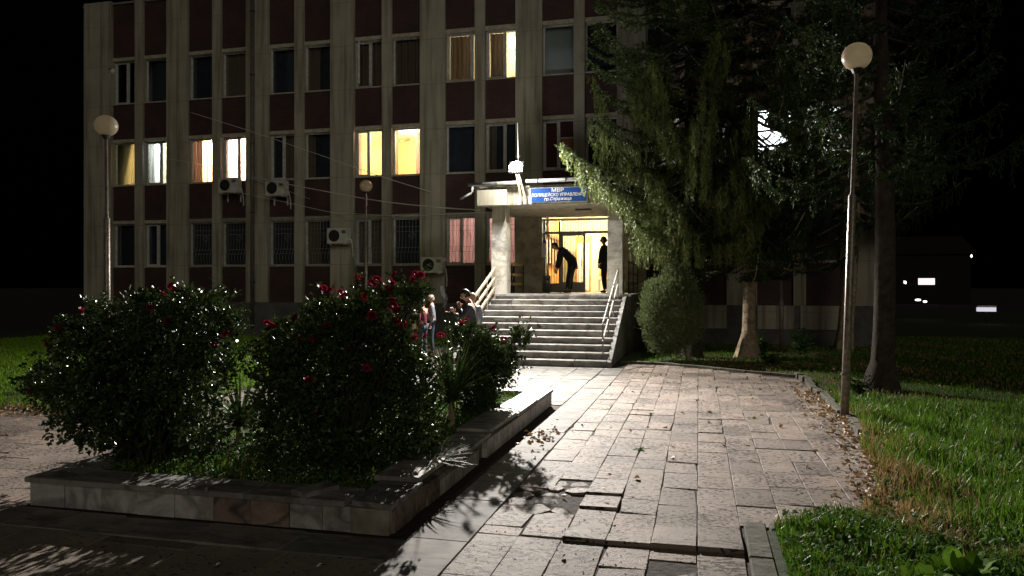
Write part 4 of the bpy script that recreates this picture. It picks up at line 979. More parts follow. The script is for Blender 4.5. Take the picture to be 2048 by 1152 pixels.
# grass ---------------------------------------------------------------
def inpoly(x, y, poly):
    c = np.zeros(len(x), bool); n = len(poly)
    for i in range(n):
        x1, y1 = poly[i]; x2, y2 = poly[(i + 1) % n]
        with np.errstate(divide='ignore', invalid='ignore'): c ^= ((y1 > y) != (y2 > y)) & (x < (x2 - x1) * (y - y1) / (y2 - y1 + 1e-12) + x1)
    return c
def grass(name, poly, n, h, wd, mats, z=0, weights=None, clump=.35, label=None, dens=None, lean=.5):
    xs_ = [p[0] for p in poly]; ys_ = [p[1] for p in poly]
    X = RNG.uniform(min(xs_), max(xs_), n * 3); Y = RNG.uniform(min(ys_), max(ys_), n * 3)
    if dens is not None:
        k = RNG.uniform(0, 1, len(X)) < dens(X, Y); X, Y = X[k], Y[k]
    k = inpoly(X, Y, poly); X, Y = X[k][:n], Y[k][:n]; n = len(X)
    cl = .6 + .3 * np.sin(X * 3.1 + 1.3 * np.sin(Y * 2.3)) * np.sin(Y * 2.7 + X) + .3 * np.sin(X * 9.1 + 2 * np.sin(Y * 6.3)) * np.sin(Y * 8.7) + RNG.uniform(-.35, .45, n)
    hh = h * np.clip(cl, .3, 1.5); a = RNG.uniform(0, 2 * PI, n); b_ = RNG.uniform(0, 2 * PI, n); le = RNG.uniform(.1, 1, n) * lean
    S = np.stack([np.cos(a), np.sin(a), 0 * a], 1) * wd / 2; B = np.stack([X, Y, 0 * X + z], 1); dr = np.stack([np.cos(b_), np.sin(b_), 0 * b_], 1)
    m_ = B + dr * (hh * le * .35)[:, None]; m_[:, 2] += hh * .6; T = B + dr * (hh * le)[:, None]; T[:, 2] += hh * (1 - .35 * le)
    q1 = np.stack([B - S, B + S, m_ + S * .8, m_ - S * .8], 1); q2 = np.stack([m_ - S * .8, m_ + S * .8, T + S * .08, T - S * .08], 1)
    mi = None
    if len(mats) > 1:
        w_ = weights(X, Y); r_ = (RNG.uniform(0, 1, n) < w_).astype(np.int32); mi = np.concatenate([r_, r_])
    return tag(npmesh(name, np.concatenate([q1, q2], 0), 4, mats, midx=mi), label, 'grass' if label else None, kind='stuff')
lawnR = [(2.05, 6.2), (12, -2), (60, 20), (60, 60), (5.6, 60), (5.6, 25.0), (-1.7, 25.0), (-1.7, 18.7), (-.5, 18.5), (2.05, 16.6)]
near = [(1.5, 5.9), (1.25, 6.6), (1.55, 7.4), (1.75, 8.3), (1.8, 9.3), (2.0, 10.3), (2.12, 11.0), (2.1, 13.0), (9.5, 13.0), (9.5, 3.0), (5, 3.0)]
dryw = lambda X, Y: np.clip(.72 - (X - 1.8) * 1.35 + .25 * np.sin(Y * 3 + X * 5), .05, .96)
grass('grass', near, 115000, .21, .010, ['grass_blade', 'grass_dry'], 0, dryw, label='rough green grass verge right of the path, dry along its edge')
bed = [(.56, 2.2), (.56, 6.12), (1.2, 6.5), (2.1, 6.25), (3.2, 5.7), (4.5, 3.5), (3.4, 2.2)]
grass('grass', bed, 46000, .14, .010, ['grass_blade', 'grass_dry'], .03, lambda X, Y: 0 * X + .06, label='dense dark green growth filling the near corner bed', lean=.9)
mid = [(2.1, 13.0), (16, 13), (22, 30), (5.7, 30), (5.7, 25), (-1.6, 25.0), (-1.6, 18.8), (-.5, 18.6), (2.1, 16.8)]
grass('grass', mid, 90000, .085, .016, ['grass_blade', 'grass_dry'], 0, lambda X, Y: np.clip(.35 * np.sin(X * 1.9 + Y) + .12, .03, .6), label='shaded lawn under the spruces in front of the right wing')
lawnL = [(-22, 9.3), (-8.1, 9.3), (-8.1, 25), (-24, 25)]
grass('grass', lawnL, 90000, .085, .018, ['grass_lawn', 'grass_dry'], 0, lambda X, Y: np.clip(1.2 - (Y - 9.3) * 3.0, .02, .9), label='bright mown lawn left of the rose bed', lean=.8)
pb = [(PX0 + .36, PY0 + .36), (PX1 - .36, PY0 + .36), (PX1 - .36, PY1 - .35), (PX0 + .36, PY1 - .35)]
grass('grass', pb, 14000, .10, .008, ['grass_blade', 'grass_dry'], .17, lambda X, Y: 0 * X + .12, label='thin grass growing between the roses inside the planter')
def ground_cover(name, poly, n, ln, zr, label):
    xs_ = [p[0] for p in poly]; ys_ = [p[1] for p in poly]; X = RNG.uniform(min(xs_), max(xs_), n * 4); Y = RNG.uniform(min(ys_), max(ys_), n * 4)
    cl = np.sin(X * 4.3 + 1.7 * np.sin(Y * 3.1)) * np.sin(Y * 3.9 + 1.1 * np.sin(X * 5.2)); k = inpoly(X, Y, poly) & (cl > RNG.uniform(-.6, .7, len(X))); X, Y = X[k][:n], Y[k][:n]; n = len(X)
    P = np.stack([X, Y, RNG.uniform(*zr, n)], 1); D = rand_unit(n); D[:, 2] = np.abs(D[:, 2]) * .5; return tag(npmesh(name, leafcloud(P, D, ln, ln * .7, .3), 4, 'weed_leaf'), label, 'weeds', kind='stuff')
ground_cover('ground_cover', bed, 4200, .05, (.05, .15), 'small leafy weeds crowding the near corner bed')
ground_cover('ground_cover', near, 5000, .05, (.03, .13), 'low leafy weeds mixed into the rough grass verge')
ground_cover('ground_cover', pb, 5000, .045, (.18, .28), 'low leafy weeds under the roses in the planter')
# fallen leaves
def litter(name, pts, label, mat='leaf_litter'):
    n = len(pts); P = np.array(pts); D = rand_unit(n); D[:, 2] *= .22; return tag(npmesh(name, leafcloud(P, D, .065, .045, .3), 4, mat), label, 'leaves', kind='stuff')
pts = []
for k in range(1000):
    y = random.uniform(6.2, 14); x = 1.98 + random.gauss(0, .20) - max(0, 9.5 - y) * .14; pts.append((x, y, .02 + random.uniform(0, .06)))
for k in range(90): pts.append((random.uniform(-1.6, 1.9), random.uniform(5, 17), .012))
for k in range(60): pts.append((1.9 - abs(random.gauss(0, .3)), random.uniform(6.5, 16), .012))
for k in range(60): pts.append((-1.9 + random.gauss(0, .1), 9.2 + random.gauss(0, .35), .014))
for k in range(500): pts.append((random.uniform(-9, -5.8) - 3 * random.random(), 9.2 + random.gauss(0, .25), .02))
for k in range(400): pts.append((random.uniform(-.5, 5), 18.3 + random.gauss(0, .35) - max(0, 1) * 0, .03))
for k in range(260): pts.append((random.uniform(2.5, 14), random.uniform(12, 24), .07))
litter('fallen_leaves', pts, 'brown fallen leaves scattered along the path edges')
# dirt crumbs and stones in the broken joints of the path
mb = MB()
for k in range(160):
    cx, cy = random.choice(((-1.35, 6.4), (-1.45, 5.6), (-.9, 5.6), (-1.3, 7.2), (-.6, 4.9)));  x = cx + random.gauss(0, .18); y = cy + random.gauss(0, .28); s_ = random.uniform(.003, .008)
    if -1.64 < x: mb.sphere((x, y, .004), s_, 6, 0, (1, random.uniform(.6, 1.4), .6))
tag(mb.build('crumbled_stone', 'concrete'), 'crumbs of broken paving in the open joints', 'rubble', kind='stuff')

# broad leaved plants
def herb(name, loc, label, n, hgt, spread, ln, wd, mat, cat='plant', group=None):
    loc = Vector(loc); t = thing(name, loc, label, cat, group); P = []; D = []; mb = MB()
    for s_ in range(max(3, n // 14)):
        e = loc + Vector((random.gauss(0, spread * .5), random.gauss(0, spread * .5), hgt * random.uniform(.5, 1))); mb.tube([loc, loc.lerp(e, .5) + Vector((0, 0, hgt * .1)), e], [.008, .006, .004], 5)
        for k in range(14):
            q = loc.lerp(e, random.uniform(.15, 1)); a = random.uniform(0, 2 * PI); P.append(q); D.append((math.cos(a), math.sin(a), random.uniform(-.25, .5)))
    mb.build('stem', 'cane', t); npmesh('leaves', leafcloud(np.array(P), np.array(D), ln, wd), 4, mat, t); return t
herb('leafy_weed', gnd(1515, 715), 'leafy weed clump at the foot of the pale barked trunk', 170, .62, .34, .16, .09, 'weed_leaf', group='weed clumps under the spruces')
herb('leafy_weed', gnd(1548, 728), 'big leaved weed sprawling in front of the trunk weeds', 60, .28, .3, .2, .11, 'weed_leaf', group='weed clumps under the spruces')
herb('leafy_weed', gnd(1600, 712), 'tall leafy weed right of the slim metal post', 190, .78, .28, .14, .08, 'weed_leaf', group='weed clumps under the spruces')
herb('leafy_weed', gnd(1718, 790), 'dark weed clump just behind the nearest lamp pole', 90, .36, .2, .11, .07, 'rose_leaf', group='weed clumps under the spruces')
for i, (u, v, s_, lb) in enumerate(((1845, 1160, .26, 'light green dock plant leftmost at the bottom edge'), (1925, 1145, .32, 'light green dock plant with the tallest leaf at the bottom edge'), (1990, 1190, .25, 'light green dock plant nearest the bottom right corner'))):
    P = gnd(u, v + 40); P.z = .03; t = thing('dock_plant', P, lb, 'plant', 'dock plants in the near bed'); fs = []
    for k in range(7):
        a = random.uniform(0, 6.28); el = random.uniform(.7, 1.3); d = Vector((math.cos(a) * math.cos(el), math.sin(a) * math.cos(el), math.sin(el))); sd = Vector((-math.sin(a), math.cos(a), 0)); prev = None
        for j in range(8):
            tt = j / 7; q = P + d * s_ * tt + Vector((0, 0, -.25 * s_ * tt * tt)) + d.cross(sd) * .008 * math.sin(tt * 9); w_ = s_ * .20 * math.sin(PI * min(1, tt * .92 + .04)) ** .8 + .003
            cur = (q - sd * w_ + Vector((0, 0, w_ * .25)), q, q + sd * w_ + Vector((0, 0, w_ * .25)))
            if prev: fs.append([list(prev[0]), list(prev[1]), list(cur[1]), list(cur[0])]); fs.append([list(prev[1]), list(prev[2]), list(cur[2]), list(cur[1])])
            prev = cur
    npmesh('leaves', np.array(fs), 4, 'broad_leaf', t)

# litter on the path
P = gnd(1270, 900); t = tag(litter('leafy_sprig', [(P.x + .012 * k, P.y + .008 * k, .016) for k in range(6)], None, 'weed_leaf'), 'small green leafy sprig lying on the paving', 'sprig'); t['kind'] = ''; del t['kind']
P = gnd(1690, 1035); mb = MB(); mb.tube([P + Vector((-.02, .35, .03)), P + Vector((0, .1, .06)), P + Vector((.05, -.08, .02))], [.008, .012, .008], 6); tag(mb.build('fallen_stick', 'bark', None, True), 'dark curved stick lying at the path edge', 'stick')
def crumple(name, loc, r_, mat, label, cat):
    mb = MB(); mb.sphere(loc, r_, 14, 0, (1.2, .9, .5)); mb.v = [(x + random.gauss(0, r_ * .15), y + random.gauss(0, r_ * .15), max(.008, z + random.gauss(0, r_ * .12))) for x, y, z in mb.v]; return tag(mb.build(name, mat), label, cat)
P = gnd(1692, 1028); crumple('foil_wrapper', P + Vector((0, 0, .025)), .045, 'foil', 'crumpled shiny wrapper lying by the curved stick', 'wrapper')
P = gnd(1790, 1052); crumple('plastic_cup', P + Vector((.0, 0, .06)), .05, 'plastic_film', 'crushed clear plastic cup lying in the grass edge', 'cup')

# ------------------------------------------------------------------ trees
def trunk_mesh(base, top, r0, r1, t, flare=1.8, name='trunk', mat='bark'):
    base, top = Vector(base), Vector(top); n = 18; seg = 26; vs = []
    for i in range(seg + 1):
        tt = i / seg; c = base.lerp(top, tt) + Vector((.05 * math.sin(tt * 9), .04 * math.cos(tt * 7), 0)); h_ = (top - base).length * tt
        r_ = r0 + (r1 - r0) * tt + r0 * (flare - 1) * math.exp(-h_ / .22)
        for k in range(n):
            a = 2 * PI * k / n; q = r_ * (1 + .07 * math.sin(k * 2.4 + i * .25) + random.gauss(0, .035) + .12 * (flare - 1) * math.exp(-h_ / .3) * math.sin(a * 5)); vs.append(c + Vector((q * math.cos(a), q * math.sin(a), 0)))
    fs = [(i * n + k, i * n + (k + 1) % n, (i + 1) * n + (k + 1) % n, (i + 1) * n + k) for i in range(seg) for k in range(n)]
    mb = MB(); mb.add(vs, fs); return mb.build(name, mat, t, True)
def gap(P):      # thin place in the crowns, in front of the white first floor window of the right wing
    k_ = 25.4 / np.maximum(P[:, 1], 1); X = P[:, 0] * k_; Zw = H + (P[:, 2] - H) * k_
    return ~((X > 1.78) & (X < 2.40 + .3 * np.sin(Zw * 5)) & (Zw > 6.25) & (Zw < 7.62) & (RNG.uniform(0, 1, len(P)) < .96))
def spruce(loc, h, z0, Lf, label, mat, r0=.2, weep=0.0, nb=70, twigs=26, lean=(0, 0), flare=1.6, droop=.25, hang=.35, clump=1.0, bark='bark', front=False, mat2=None):
    loc = Vector(loc); t = thing('spruce_tree', loc, label, 'spruce', 'conifers beside the entrance'); top = loc + Vector((lean[0], lean[1], h)); trunk_mesh(loc, top, r0, .03, t, flare, mat=bark)
    mb = MB(); FP = []; FD = []; HP = []; HD = []; ga = 0
    for k in range(nb):
        tt = (k + .5) / nb; z = z0 + (h - z0) * tt ** 1.15; ga += 2.399; a = ga + random.gauss(0, .25); Lb = Lf(z) * random.uniform(.72, 1.08)
        if front and math.sin(a) > .1 and z < 7: Lb *= .5
        if front and z < 4.6 and math.cos(a) < -.5: Lb *= .78
        if Lb < .15: continue
        c = loc.lerp(top, z / h); d = Vector((math.cos(a), math.sin(a), 0)); pts = []
        for j in range(9):
            s_ = j / 8; pts.append(c + d * Lb * s_ + Vector((0, 0, -droop * Lb * math.sin(s_ * 2.2) + .22 * Lb * s_ ** 3)))
        if any(p.y > 25.0 for p in pts): pts = [Vector((p.x, min(p.y, 25.0), p.z)) for p in pts]
        mb.tube(pts, [.035 * (1 - s_ / 9.5) * min(1, Lb / 2) + .006 for s_ in range(9)], 5, cap=False)
        nt_ = int(twigs * Lb)
        for q in range(nt_):
            s_ = random.uniform(.18, 1) ** .8; j = min(7, int(s_ * 8)); p = pts[j].lerp(pts[j + 1], s_ * 8 - j) if j < 8 else pts[8]; side = random.choice((-1, 1)); tl = (1 - s_ * .55) * .55 * random.uniform(.5, 1.1) * min(1, Lb / 1.6 + .2)
            td = (d * .55 + Vector((-d.y, d.x, 0)) * side + Vector((0, 0, random.uniform(-.35, .1)))).normalized(); e = p + td * tl
            m_ = max(4, int(tl * 26 * clump))
            for w_ in range(m_):
                FP.append(p.lerp(e, w_ / m_)); FD.append(td + Vector((random.gauss(0, .55), random.gauss(0, .55), random.gauss(0, .45))))
            if weep and random.random() < weep:
                for hs in range(2):
                    hp = p.lerp(e, random.uniform(.3, 1)); hl = hang * random.uniform(.4, 1.3); m2 = int(hl * 34)
                    for w_ in range(m2):
                        HP.append(hp + Vector((.02 * math.sin(w_ * .7 + q), .02 * math.cos(w_ * .5 + q), -hl * w_ / m2))); HD.append(Vector((random.gauss(0, .35), random.gauss(0, .35), -1)))
    mb.build('branches', bark, t)
    FP = np.array(FP); FD = np.array(FD); kp = gap(FP); FP, FD = FP[kp], FD[kp]
    if front: kp = ~((FP[:, 0] < -2.25) & (FP[:, 2] < 4.0)); FP, FD = FP[kp], FD[kp]; HP = np.array(HP); kp = ~((HP[:, 0] < -2.25) & (HP[:, 2] < 4.0)); HP, HD = HP[kp], np.array(HD)[kp]
    if len(HP): HP = np.array(HP); HD = np.array(HD); kp = gap(HP) & (HP[:, 2] > 2.35) & (HP[:, 2] < 6.6 + .8 * np.sin(HP[:, 0] * 4)); HP, HD = HP[kp], HD[kp]  # bright twigs kept to the height the lamp lights
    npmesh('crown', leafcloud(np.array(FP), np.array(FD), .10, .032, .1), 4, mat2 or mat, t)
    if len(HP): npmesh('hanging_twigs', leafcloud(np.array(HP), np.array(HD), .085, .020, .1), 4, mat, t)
    return t
spruce((-.2, 20.1, 0), 15, 3.0, lambda z: (3.25 if z < 8 else 3.25 * (1 - (z - 8) / 9)) * (.78 if z < 3.6 else 1), 'weeping spruce with long hanging twigs lit yellow green beside the porch', 'spruce_lit', .2, .6, 180, 38, droop=.24, hang=.46, front=True, mat2='spruce_shade', clump=1.3, bark='bark_shade')
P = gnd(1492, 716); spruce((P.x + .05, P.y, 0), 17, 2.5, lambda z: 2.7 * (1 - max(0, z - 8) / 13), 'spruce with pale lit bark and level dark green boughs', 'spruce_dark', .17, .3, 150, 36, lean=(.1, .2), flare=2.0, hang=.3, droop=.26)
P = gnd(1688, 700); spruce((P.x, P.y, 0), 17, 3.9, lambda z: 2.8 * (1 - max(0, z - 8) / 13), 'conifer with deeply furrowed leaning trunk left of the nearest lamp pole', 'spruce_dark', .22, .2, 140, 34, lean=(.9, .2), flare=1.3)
P = gnd(1765, 782); spruce((P.x, P.y, 0), 14, 4.0, lambda z: 2.2 * (1 - max(0, z - 6) / 13), 'dark conifer with unlit trunk right of the nearest lamp pole', 'spruce_dark', .19, .2, 90, 30, flare=1.8, bark='bark_shade')
# juniper
jb = gnd(1378, 722); JT = thing('juniper_bush', jb, 'egg shaped clipped juniper on a leaning stem beside the steps', 'juniper')
mb = MB(); Cj = at(1343, 618, 18.6); mb.tube([jb, jb.lerp(Cj, .35), Cj], [.05, .045, .03], 8); mb.build('stem', 'bark', JT)
lob = [(np.array(at(1343, 625, 18.6)), .72), (np.array(at(1352, 575, 18.6)), .50), (np.array(at(1338, 665, 18.6)), .62), (np.array(at(1322, 600, 18.5)), .50), (np.array(at(1365, 610, 18.7)), .55), (np.array(at(1310, 640, 18.6)), .42), (np.array(at(1372, 655, 18.6)), .42), (np.array(at(1348, 548, 18.6)), .26), (np.array(at(1312, 575, 18.6)), .24)]
mb = MB()
for c_, r__ in lob: mb.sphere(c_, r__ * .62, 16)
mb.build('inner_foliage', 'juniper', JT, True)
P, d, idx = lobes_points(lob, 46000, .92); jn_ = np.array([mnoise.noise((p[0] * 7, p[1] * 7, p[2] * 4)) + .6 * mnoise.noise((p[0] * 19, p[1] * 19, p[2] * 9)) for p in P]); P = P + d * (np.clip(jn_, -.6, .9) * .10)[:, None]; D = d * .7 + rand_unit(len(P)) * .5 + np.array([0, 0, .7]); k = P[:, 2] > .12; npmesh('foliage', leafcloud(P[k], D[k], .065, .024, .2), 4, 'juniper', JT)

# ------------------------------------------------------------------ far things on the right
FH = thing('distant_house', (26, 74, 0), 'far dark house with one lit window beyond the lawn', 'house')
P = at(1854, 563, 75); FH.location = (P.x, P.y + .2, 0)
mb = MB(); x0, x1 = P.x - 5, P.x + 4
mb.box(x0, P.y + .2, 0, x1, P.y + 8, 5); mb.build('wall', 'far_wall', FH); mb = MB(); mb.add([(x0 - .4, P.y - .2, 5), (x1 + .4, P.y - .2, 5), (x1 + .4, P.y + 8.4, 5), (x0 - .4, P.y + 8.4, 5), (x0 - .4, P.y + 4, 7), (x1 + .4, P.y + 4, 7)], [(0, 1, 5, 4), (2, 3, 4, 5), (0, 4, 3), (1, 2, 5)]); mb.build('roof', 'roof_tile', FH)
emis('far_window', (1, .86, .82), 1.0); emis('far_lamp', (1, 1, .95), 2)
mb = MB(); mb.box(P.x - .75, P.y + .16, P.z - .32, P.x + .75, P.y + .19, P.z + .32); mb.build('window', 'far_window', FH); mb = MB(); mb.box(P.x - 2.1, P.y + .16, P.z - .2, P.x - 1.98, P.y + .19, P.z + .1); mb.build('window', 'far_window', FH)
lk = thing('far_lamp', at(1846, 602, 41.0), 'tiny bright pair of lights low in the distance', 'lamp'); P = lk.location
mb = MB(); mb.sphere(P + Vector((-.25, 0, .06)), .09, 8, 0, (1.8, 1, .7)); mb.sphere(P + Vector((.1, 0, -.03)), .08, 8, 0, (1.4, 1, .8)); mb.build('bulb', 'far_lamp', lk)
for (u, v, lb) in ((1943, 512, 'single tiny light high in the dark at the far right'), (1811, 565, 'small light left of the far lit window')):
    q_ = thing('far_lamp', at(u, v, 60), lb, 'lamp'); P = q_.location; mb = MB(); mb.sphere(P, .10, 8, 0, (.8, 1, 1.3)); mb.build('bulb', 'far_lamp', q_)
st_ = thing('light_box', at(1974, 619, 36.5), 'long white lit box low in the dark at the far right', 'light'); P = st_.location
emis('box_glow', (.85, .84, 1), .55)
mb = MB(); mb.box(P.x - .4, P.y, P.z - .1, P.x + .4, P.y + .2, P.z + .1); mb.build('diffuser', 'box_glow', st_); mb = MB(); mb.box(P.x - .36, P.y + .02, P.z + .1, P.x + .42, P.y + .2, P.z + .19); mb.build('casing', 'white_paint', st_)
mb = MB(); mb.tube([Vector((P.x, P.y + .1, P.z - .1)), Vector((P.x, P.y + .1, 0))], .04, 6); mb.build('post', 'dark_metal', st_)

# ------------------------------------------------------------------ people
def skin(verts, edges, rad, sub=1):
    me = bpy.data.meshes.new('tmp'); me.from_pydata(verts, edges, []); o = bpy.data.objects.new('tmp', me); COL.objects.link(o)
    md = o.modifiers.new('s', 'SKIN'); md.branch_smoothing = .3; sv = me.skin_vertices[0].data
    for i, r_ in enumerate(rad):
        sv[i].radius = r_ if isinstance(r_, tuple) else (r_, r_); sv[i].use_root = (i == 0)
    if sub: o.modifiers.new('u', 'SUBSURF').levels = sub; o.modifiers['u'].render_levels = sub
    bpy.context.view_layer.update(); m2 = bpy.data.meshes.new_from_object(o.evaluated_get(bpy.context.evaluated_depsgraph_get()))
    vs = [v.co.copy() for v in m2.vertices]; fs = [tuple(p.vertices) for p in m2.polygons]; bpy.data.objects.remove(o); bpy.data.meshes.remove(me); bpy.data.meshes.remove(m2); return vs, fs
def person(loc, face, J, label, top='dark_jacket', leg='jean_cloth', hair='hair_dark', scale=1.0, hood=None, headdir=(1, 0, 0), stripe=False, grip=False, sleeves=True, belly=1.0, bulk=1.0):
    """J: joints in local axes, x forward, y left, z up; person faces `face` (rotation about z)"""
    loc = Vector(loc); t = thing('person', loc, label, 'person'); rot = Matrix.Rotation(face, 4, 'Z'); T = Matrix.Translation(loc) @ rot @ Matrix.Scale(scale, 4)
    def put(vf, name, mats, mi=None, sm=True, parent=t):
        mb = MB()
        for k, (vs, fs) in enumerate(vf): mb.add([T @ v for v in vs], fs, 0 if mi is None else mi[k])
        return mb.build(name, mats, parent, sm)
    V = {k: Vector(v) for k, v in J.items()}; parts = []
    names = ['pel', 'wai', 'che', 'nec', 'hea', 'sL', 'eL', 'wL', 'sR', 'eR', 'wR', 'hL', 'kL', 'aL', 'tL', 'hR', 'kR', 'aR', 'tR']; ix = {n: i for i, n in enumerate(names)}
    E = [('pel', 'wai'), ('wai', 'che'), ('che', 'nec'), ('nec', 'hea'), ('che', 'sL'), ('sL', 'eL'), ('eL', 'wL'), ('che', 'sR'), ('sR', 'eR'), ('eR', 'wR'), ('pel', 'hL'), ('hL', 'kL'), ('kL', 'aL'), ('aL', 'tL'), ('pel', 'hR'), ('hR', 'kR'), ('kR', 'aR'), ('aR', 'tR')]
    rb = dict(pel=.11, wai=.11, che=.12, nec=.055, hea=.06, sL=.05, eL=.04, wL=.027, hL=.08, kL=.052, aL=.036, tL=.03); rb.update({k[0] + 'R': v for k, v in list(rb.items()) if k[1:] == 'L' and len(k) == 2})
    parts.append(skin([V[n] for n in names], [(ix[a], ix[b_]) for a, b_ in E], [rb[n] for n in names]))
    # head
    hd = Vector(headdir).normalized(); ya = Vector((0, 1, 0)); za = hd.cross(ya).normalized(); ya = za.cross(hd).normalized()
    if za.z < 0: za = -za; 
    C = V['hea'] + za * .07; vs = []; n = 20
    for i in range(15):
        a = PI * i / 14
        for k in range(n):
            b_ = 2 * PI * k / n; x, y, z = math.sin(a) * math.cos(b_), math.sin(a) * math.sin(b_), math.cos(a)
            fx_ = .098; fy = .076; fz = .122
            if z < -.2: fy *= 1 - .35 * (-z - .2); fx_ *= 1 - .12 * (-z - .2)
            p = [x * fx_, y * fy, z * fz]
            if x > .75 and abs(y) < .25 and -.35 < z < .1: p[0] += .022 * (1 - abs(y) / .25)
            if x > .6 and .15 < abs(y) < .6 and 0 < z < .25: p[0] -= .010
            if x > .75 and abs(y) < .4 and -.62 < z < -.48: p[0] += .006
            vs.append(C + hd * p[0] + ya * p[1] + za * p[2])
    fs = [(i * n + k, (i + 1) * n + k, (i + 1) * n + (k + 1) % n, i * n + (k + 1) % n) for i in range(14) for k in range(n)]; parts.append((vs, fs))
    for s_ in (-1, 1):
        e = MB(); e.sphere((0, 0, 0), 1, 10); parts.append(([C + ya * s_ * .078 + hd * (v[0] * .018 - .005) + ya * v[1] * .009 + za * v[2] * .03 for v in e.v], e.f))
    mi = [0] * len(parts)
    for s_ in (-1, 1):
        e = MB(); e.sphere((0, 0, 0), .012, 8); parts.append(([C + hd * .082 + ya * s_ * .032 + za * .012 + Vector(v) for v in e.v], e.f)); mi.append(1)
    # hands
    for s_, sd in (('L', 1), ('R', -1)):
        w_, e_ = V['w' + s_], V['e' + s_]; d = (w_ - e_).normalized(); side = d.cross(Vector((0, 1, 0))); side = side.normalized() if side.length > .2 else Vector((1, 0, 0)); nrm = d.cross(side).normalized() * sd
        parts.append(skin([w_ - d * .02, w_ + d * .03, w_ + d * .085], [(0, 1), (1, 2)], [(.022, .02), (.036, .018), (.036, .015)])); mi.append(0)
        for q in range(4):
            off = (q - 1.5) * .019; ln = (.070, .080, .075, .058)[q]; b0 = w_ + d * .085 + side * off; cu = .8 if not grip else 1.6
            d2 = (d - nrm * .35 * cu).normalized(); d3 = (d - nrm * 1.0 * cu).normalized(); parts.append(skin([b0 - d * .01, b0 + d * ln * .35, b0 + d * ln * .35 + d2 * ln * .35, b0 + d * ln * .35 + d2 * ln * .35 + d3 * ln * .3], [(0, 1), (1, 2), (2, 3)], [.009, .009, .008, .007], 0)); mi.append(0)
        b0 = w_ + d * .03 + side * .028; parts.append(skin([b0, b0 + (d + side * .8) * .028, b0 + (d * 1.1 + side * .9 - nrm * .4) * .045], [(0, 1), (1, 2)], [.011, .010, .008], 0)); mi.append(0)
    put(parts, 'body', ['skin', 'eye'], mi)
    # clothes
    jn = ['wai', 'che', 'nec', 'sL', 'eL', 'wL', 'sR', 'eR', 'wR', 'pel']; P = {k: V[k].copy() for k in jn}
    P['nec'] = V['che'].lerp(V['nec'], .55)
    for s_ in 'LR': P['w' + s_] = V['e' + s_].lerp(V['w' + s_], .95)
    jr = dict(wai=.135 * belly, che=.150, nec=.075, sL=.072, eL=.056, wL=.042, sR=.072, eR=.056, wR=.042, pel=.135 * belly); jx = {n_: i for i, n_ in enumerate(jn)}
    put([skin([P[n_] for n_ in jn], [(jx[a], jx[b_]) for a, b_ in (('wai', 'che'), ('che', 'nec'), ('che', 'sL'), ('sL', 'eL'), ('eL', 'wL'), ('che', 'sR'), ('sR', 'eR'), ('eR', 'wR'), ('wai', 'pel'))], [(jr[n_] * bulk, bulk * jr[n_] * (.85 if n_ in ('wai', 'che', 'pel') else 1)) for n_ in jn], 2)], 'jacket', top)
    tn = ['pel', 'hL', 'kL', 'aL', 'hR', 'kR', 'aR']; txx = {n_: i for i, n_ in enumerate(tn)}; tr_ = dict(pel=.12, hL=.10, kL=.072, aL=.055, hR=.10, kR=.072, aR=.055)
    put([skin([V[n_] for n_ in tn], [(txx[a], txx[b_]) for a, b_ in (('pel', 'hL'), ('hL', 'kL'), ('kL', 'aL'), ('pel', 'hR'), ('hR', 'kR'), ('kR', 'aR'))], [tr_[n_] * (1 + (bulk - 1) * .7) for n_ in tn], 2)], 'trousers', leg)
    if stripe:
        mb = MB()
        for s_, sg in (('L', 1), ('R', -1)):
            pts = [T @ (V['h' + s_] + Vector((0, sg * .1, -.05))), T @ (V['k' + s_] + Vector((0, sg * .073, 0))), T @ (V['a' + s_] + Vector((0, sg * .056, .02)))]; mb.tube(pts, .011, 5)
        mb.build('trouser_stripe', 'white_cloth', t)
    sh = []
    for s_ in 'LR':
        a, b_ = V['a' + s_], V['t' + s_]; sh.append(skin([Vector((a.x - .04, a.y, .045)), Vector((a.x + .05, a.y, .05)), Vector((b_.x, b_.y, .04))], [(0, 1), (1, 2)], [(.045, .045), (.05, .045), (.045, .03)]))
    put(sh, 'shoes', 'shoe')
    # hair
    vs = []; keep = []
    hv, hf = [], []
    m_ = MB(); m_.sphere((0, 0, 0), 1, 22)
    ok = {}
    for i, v in enumerate(m_.v):
        x, y, z = v
        if (z > .35 or (x < .15 and z > -.45)) and not (x > .80 and z < .42): ok[i] = len(hv); hv.append(C + hd * (x * .108 - .003) + ya * y * .086 + za * (z * .131))
    for f in m_.f:
        if all(i in ok for i in f): hf.append(tuple(ok[i] for i in f))
    put([(hv, hf)], 'hair', hair)
    if hood:
        m_ = MB(); m_.sphere((0, 0, 0), 1, 20); hv, hf, ok = [], [], {}
        for i, v in enumerate(m_.v):
            x, y, z = v
            if x < .55 or z > .75: ok[i] = len(hv); j_ = random.uniform(.96, 1.06); hv.append(C + (hd * (x * .15 - .01) + ya * y * .14 + za * (z * .17 - .01)) * j_)
        for f in m_.f:
            if all(i in ok for i in f): hf.append(tuple(ok[i] for i in f))
        put([(hv, hf)], 'hood', hood)
    return t, T, V
def stand(**k):
    J = dict(pel=(0, 0, .95), wai=(0, 0, 1.12), che=(0, 0, 1.36), nec=(.01, 0, 1.50), hea=(.03, 0, 1.57), sL=(0, .18, 1.42), eL=(-.02, .23, 1.14), wL=(.04, .22, .90), sR=(0, -.18, 1.42), eR=(-.02, -.23, 1.14), wR=(.04, -.22, .90),
             hL=(0, .09, .90), kL=(.02, .10, .50), aL=(-.02, .10, .09), tL=(.13, .11, .04), hR=(0, -.09, .90), kR=(.02, -.10, .50), aR=(-.02, -.10, .09), tR=(.13, -.11, .04)); J.update(k); return J
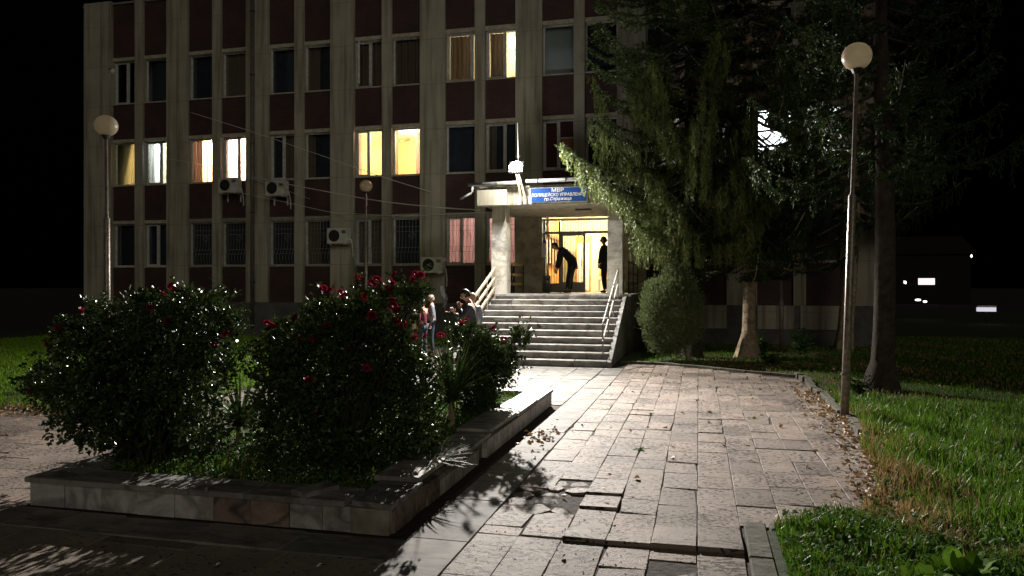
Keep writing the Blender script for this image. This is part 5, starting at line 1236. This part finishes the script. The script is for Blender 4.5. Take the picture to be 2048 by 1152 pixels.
# bending man at the door, faces world -x
P = Vector((-4.22, 24.45, LZ))
J = stand(pel=(-.20, 0, .97), wai=(-.08, 0, 1.12), che=(.12, 0, 1.34), nec=(.26, 0, 1.43), hea=(.35, 0, 1.43), sL=(.18, .17, 1.36), eL=(.26, .2, 1.02), wL=(.34, .16, .78), sR=(.18, -.17, 1.36), eR=(.24, -.2, 1.00), wR=(.32, -.14, .76),
          hL=(-.18, .09, .92), kL=(-.06, .10, .50), aL=(-.02, .11, .09), tL=(.13, .11, .04), hR=(-.18, -.09, .92), kR=(-.10, -.10, .5), aR=(-.10, -.10, .09), tR=(.05, -.11, .04))
person(P, PI + .1, J, 'man in navy uniform with white trouser stripe bending forward at the door', 'navy_cloth', 'navy_cloth', stripe=True, headdir=(.85, 0, -.5), scale=1.04, bulk=1.42)
person((-2.97, 24.3, LZ), PI + .1, stand(wL=(.12, .2, .92), wR=(.12, -.2, .92), eL=(.0, .24, 1.15), eR=(.0, -.24, 1.15)), 'man in dark clothes standing upright half hidden by the right column', 'black_cloth', 'black_cloth', belly=1.15, bulk=1.35, scale=1.04)
# smokers left of the steps
t, T, V = person(tuple(at(940, 570, 16.0).xy) + (0,), PI + .15, stand(wR=(.33, -.09, 1.25), eR=(.20, -.22, 1.06), wL=(.20, .06, 1.36), eL=(.12, .24, 1.13), hea=(.07, 0, 1.56), nec=(.02, 0, 1.50)), 'man in dark jacket lowering his head with a cigarette in his hand', 'dark_jacket', 'jean_cloth', headdir=(.9, 0, -.35), grip=True, scale=1.035, bulk=1.15)
cg = thing('cigarette', T @ (V['wR'] + Vector((.11, 0, .02))), 'lit cigarette between the fingers of the man in the dark jacket', 'cigarette'); a = cg.location.copy(); dd = (rot_ := Matrix.Rotation(PI + .15, 3, 'Z')) @ Vector((1, 0, .15))
mb = MB(); mb.tube([a, a + dd * .075], .006, 6); mb.build('paper_tube', 'cigarette_paper', cg); mb = MB(); mb.tube([a + dd * .075, a + dd * .083], .006, 6); mb.build('ember', 'ember', cg)
s0 = a + dd * .09; mb = MB(); mb.tube([s0, s0 + Vector((-.03, 0, .12)), s0 + Vector((.02, 0, .25)), s0 + Vector((-.06, .02, .4)), s0 + Vector((-.10, .02, .55))], [.006, .03, .04, .06, .05], 10); tag(mb.build('cigarette_smoke', 'smoke', None, True), 'wisp of blue grey smoke drifting up from the cigarette', 'smoke', kind='stuff')
person(tuple(at(946, 570, 17.4).xy) + (0,), PI - .6, stand(), 'person with pale hair standing just behind the smoking man', 'grey_quilt', 'jean_cloth', 'hair_fair', .975)
Y_ = 19.6; person((-.3660 * Y_, Y_, 0), PI + .4, stand(), 'person in grey quilted jacket behind the roses', 'grey_quilt', 'jean_cloth', 'hair_grey', .93)
Y_ = 19.0; person((-.3790 * Y_, Y_, 0), PI - .3, stand(wR=(.22, -.1, 1.05), eR=(.05, -.24, 1.1)), 'dark haired person in maroon jacket among the group behind the roses', 'maroon_cloth', 'jean_cloth', 'hair_dark', .87)
Y_ = 18.9; person((-.3915 * Y_, Y_, 0), PI + .3, stand(), 'child in a cream fleece hood behind the roses', 'cream_fleece', 'jean_cloth', 'hair_fair', .70, hood='cream_fleece')
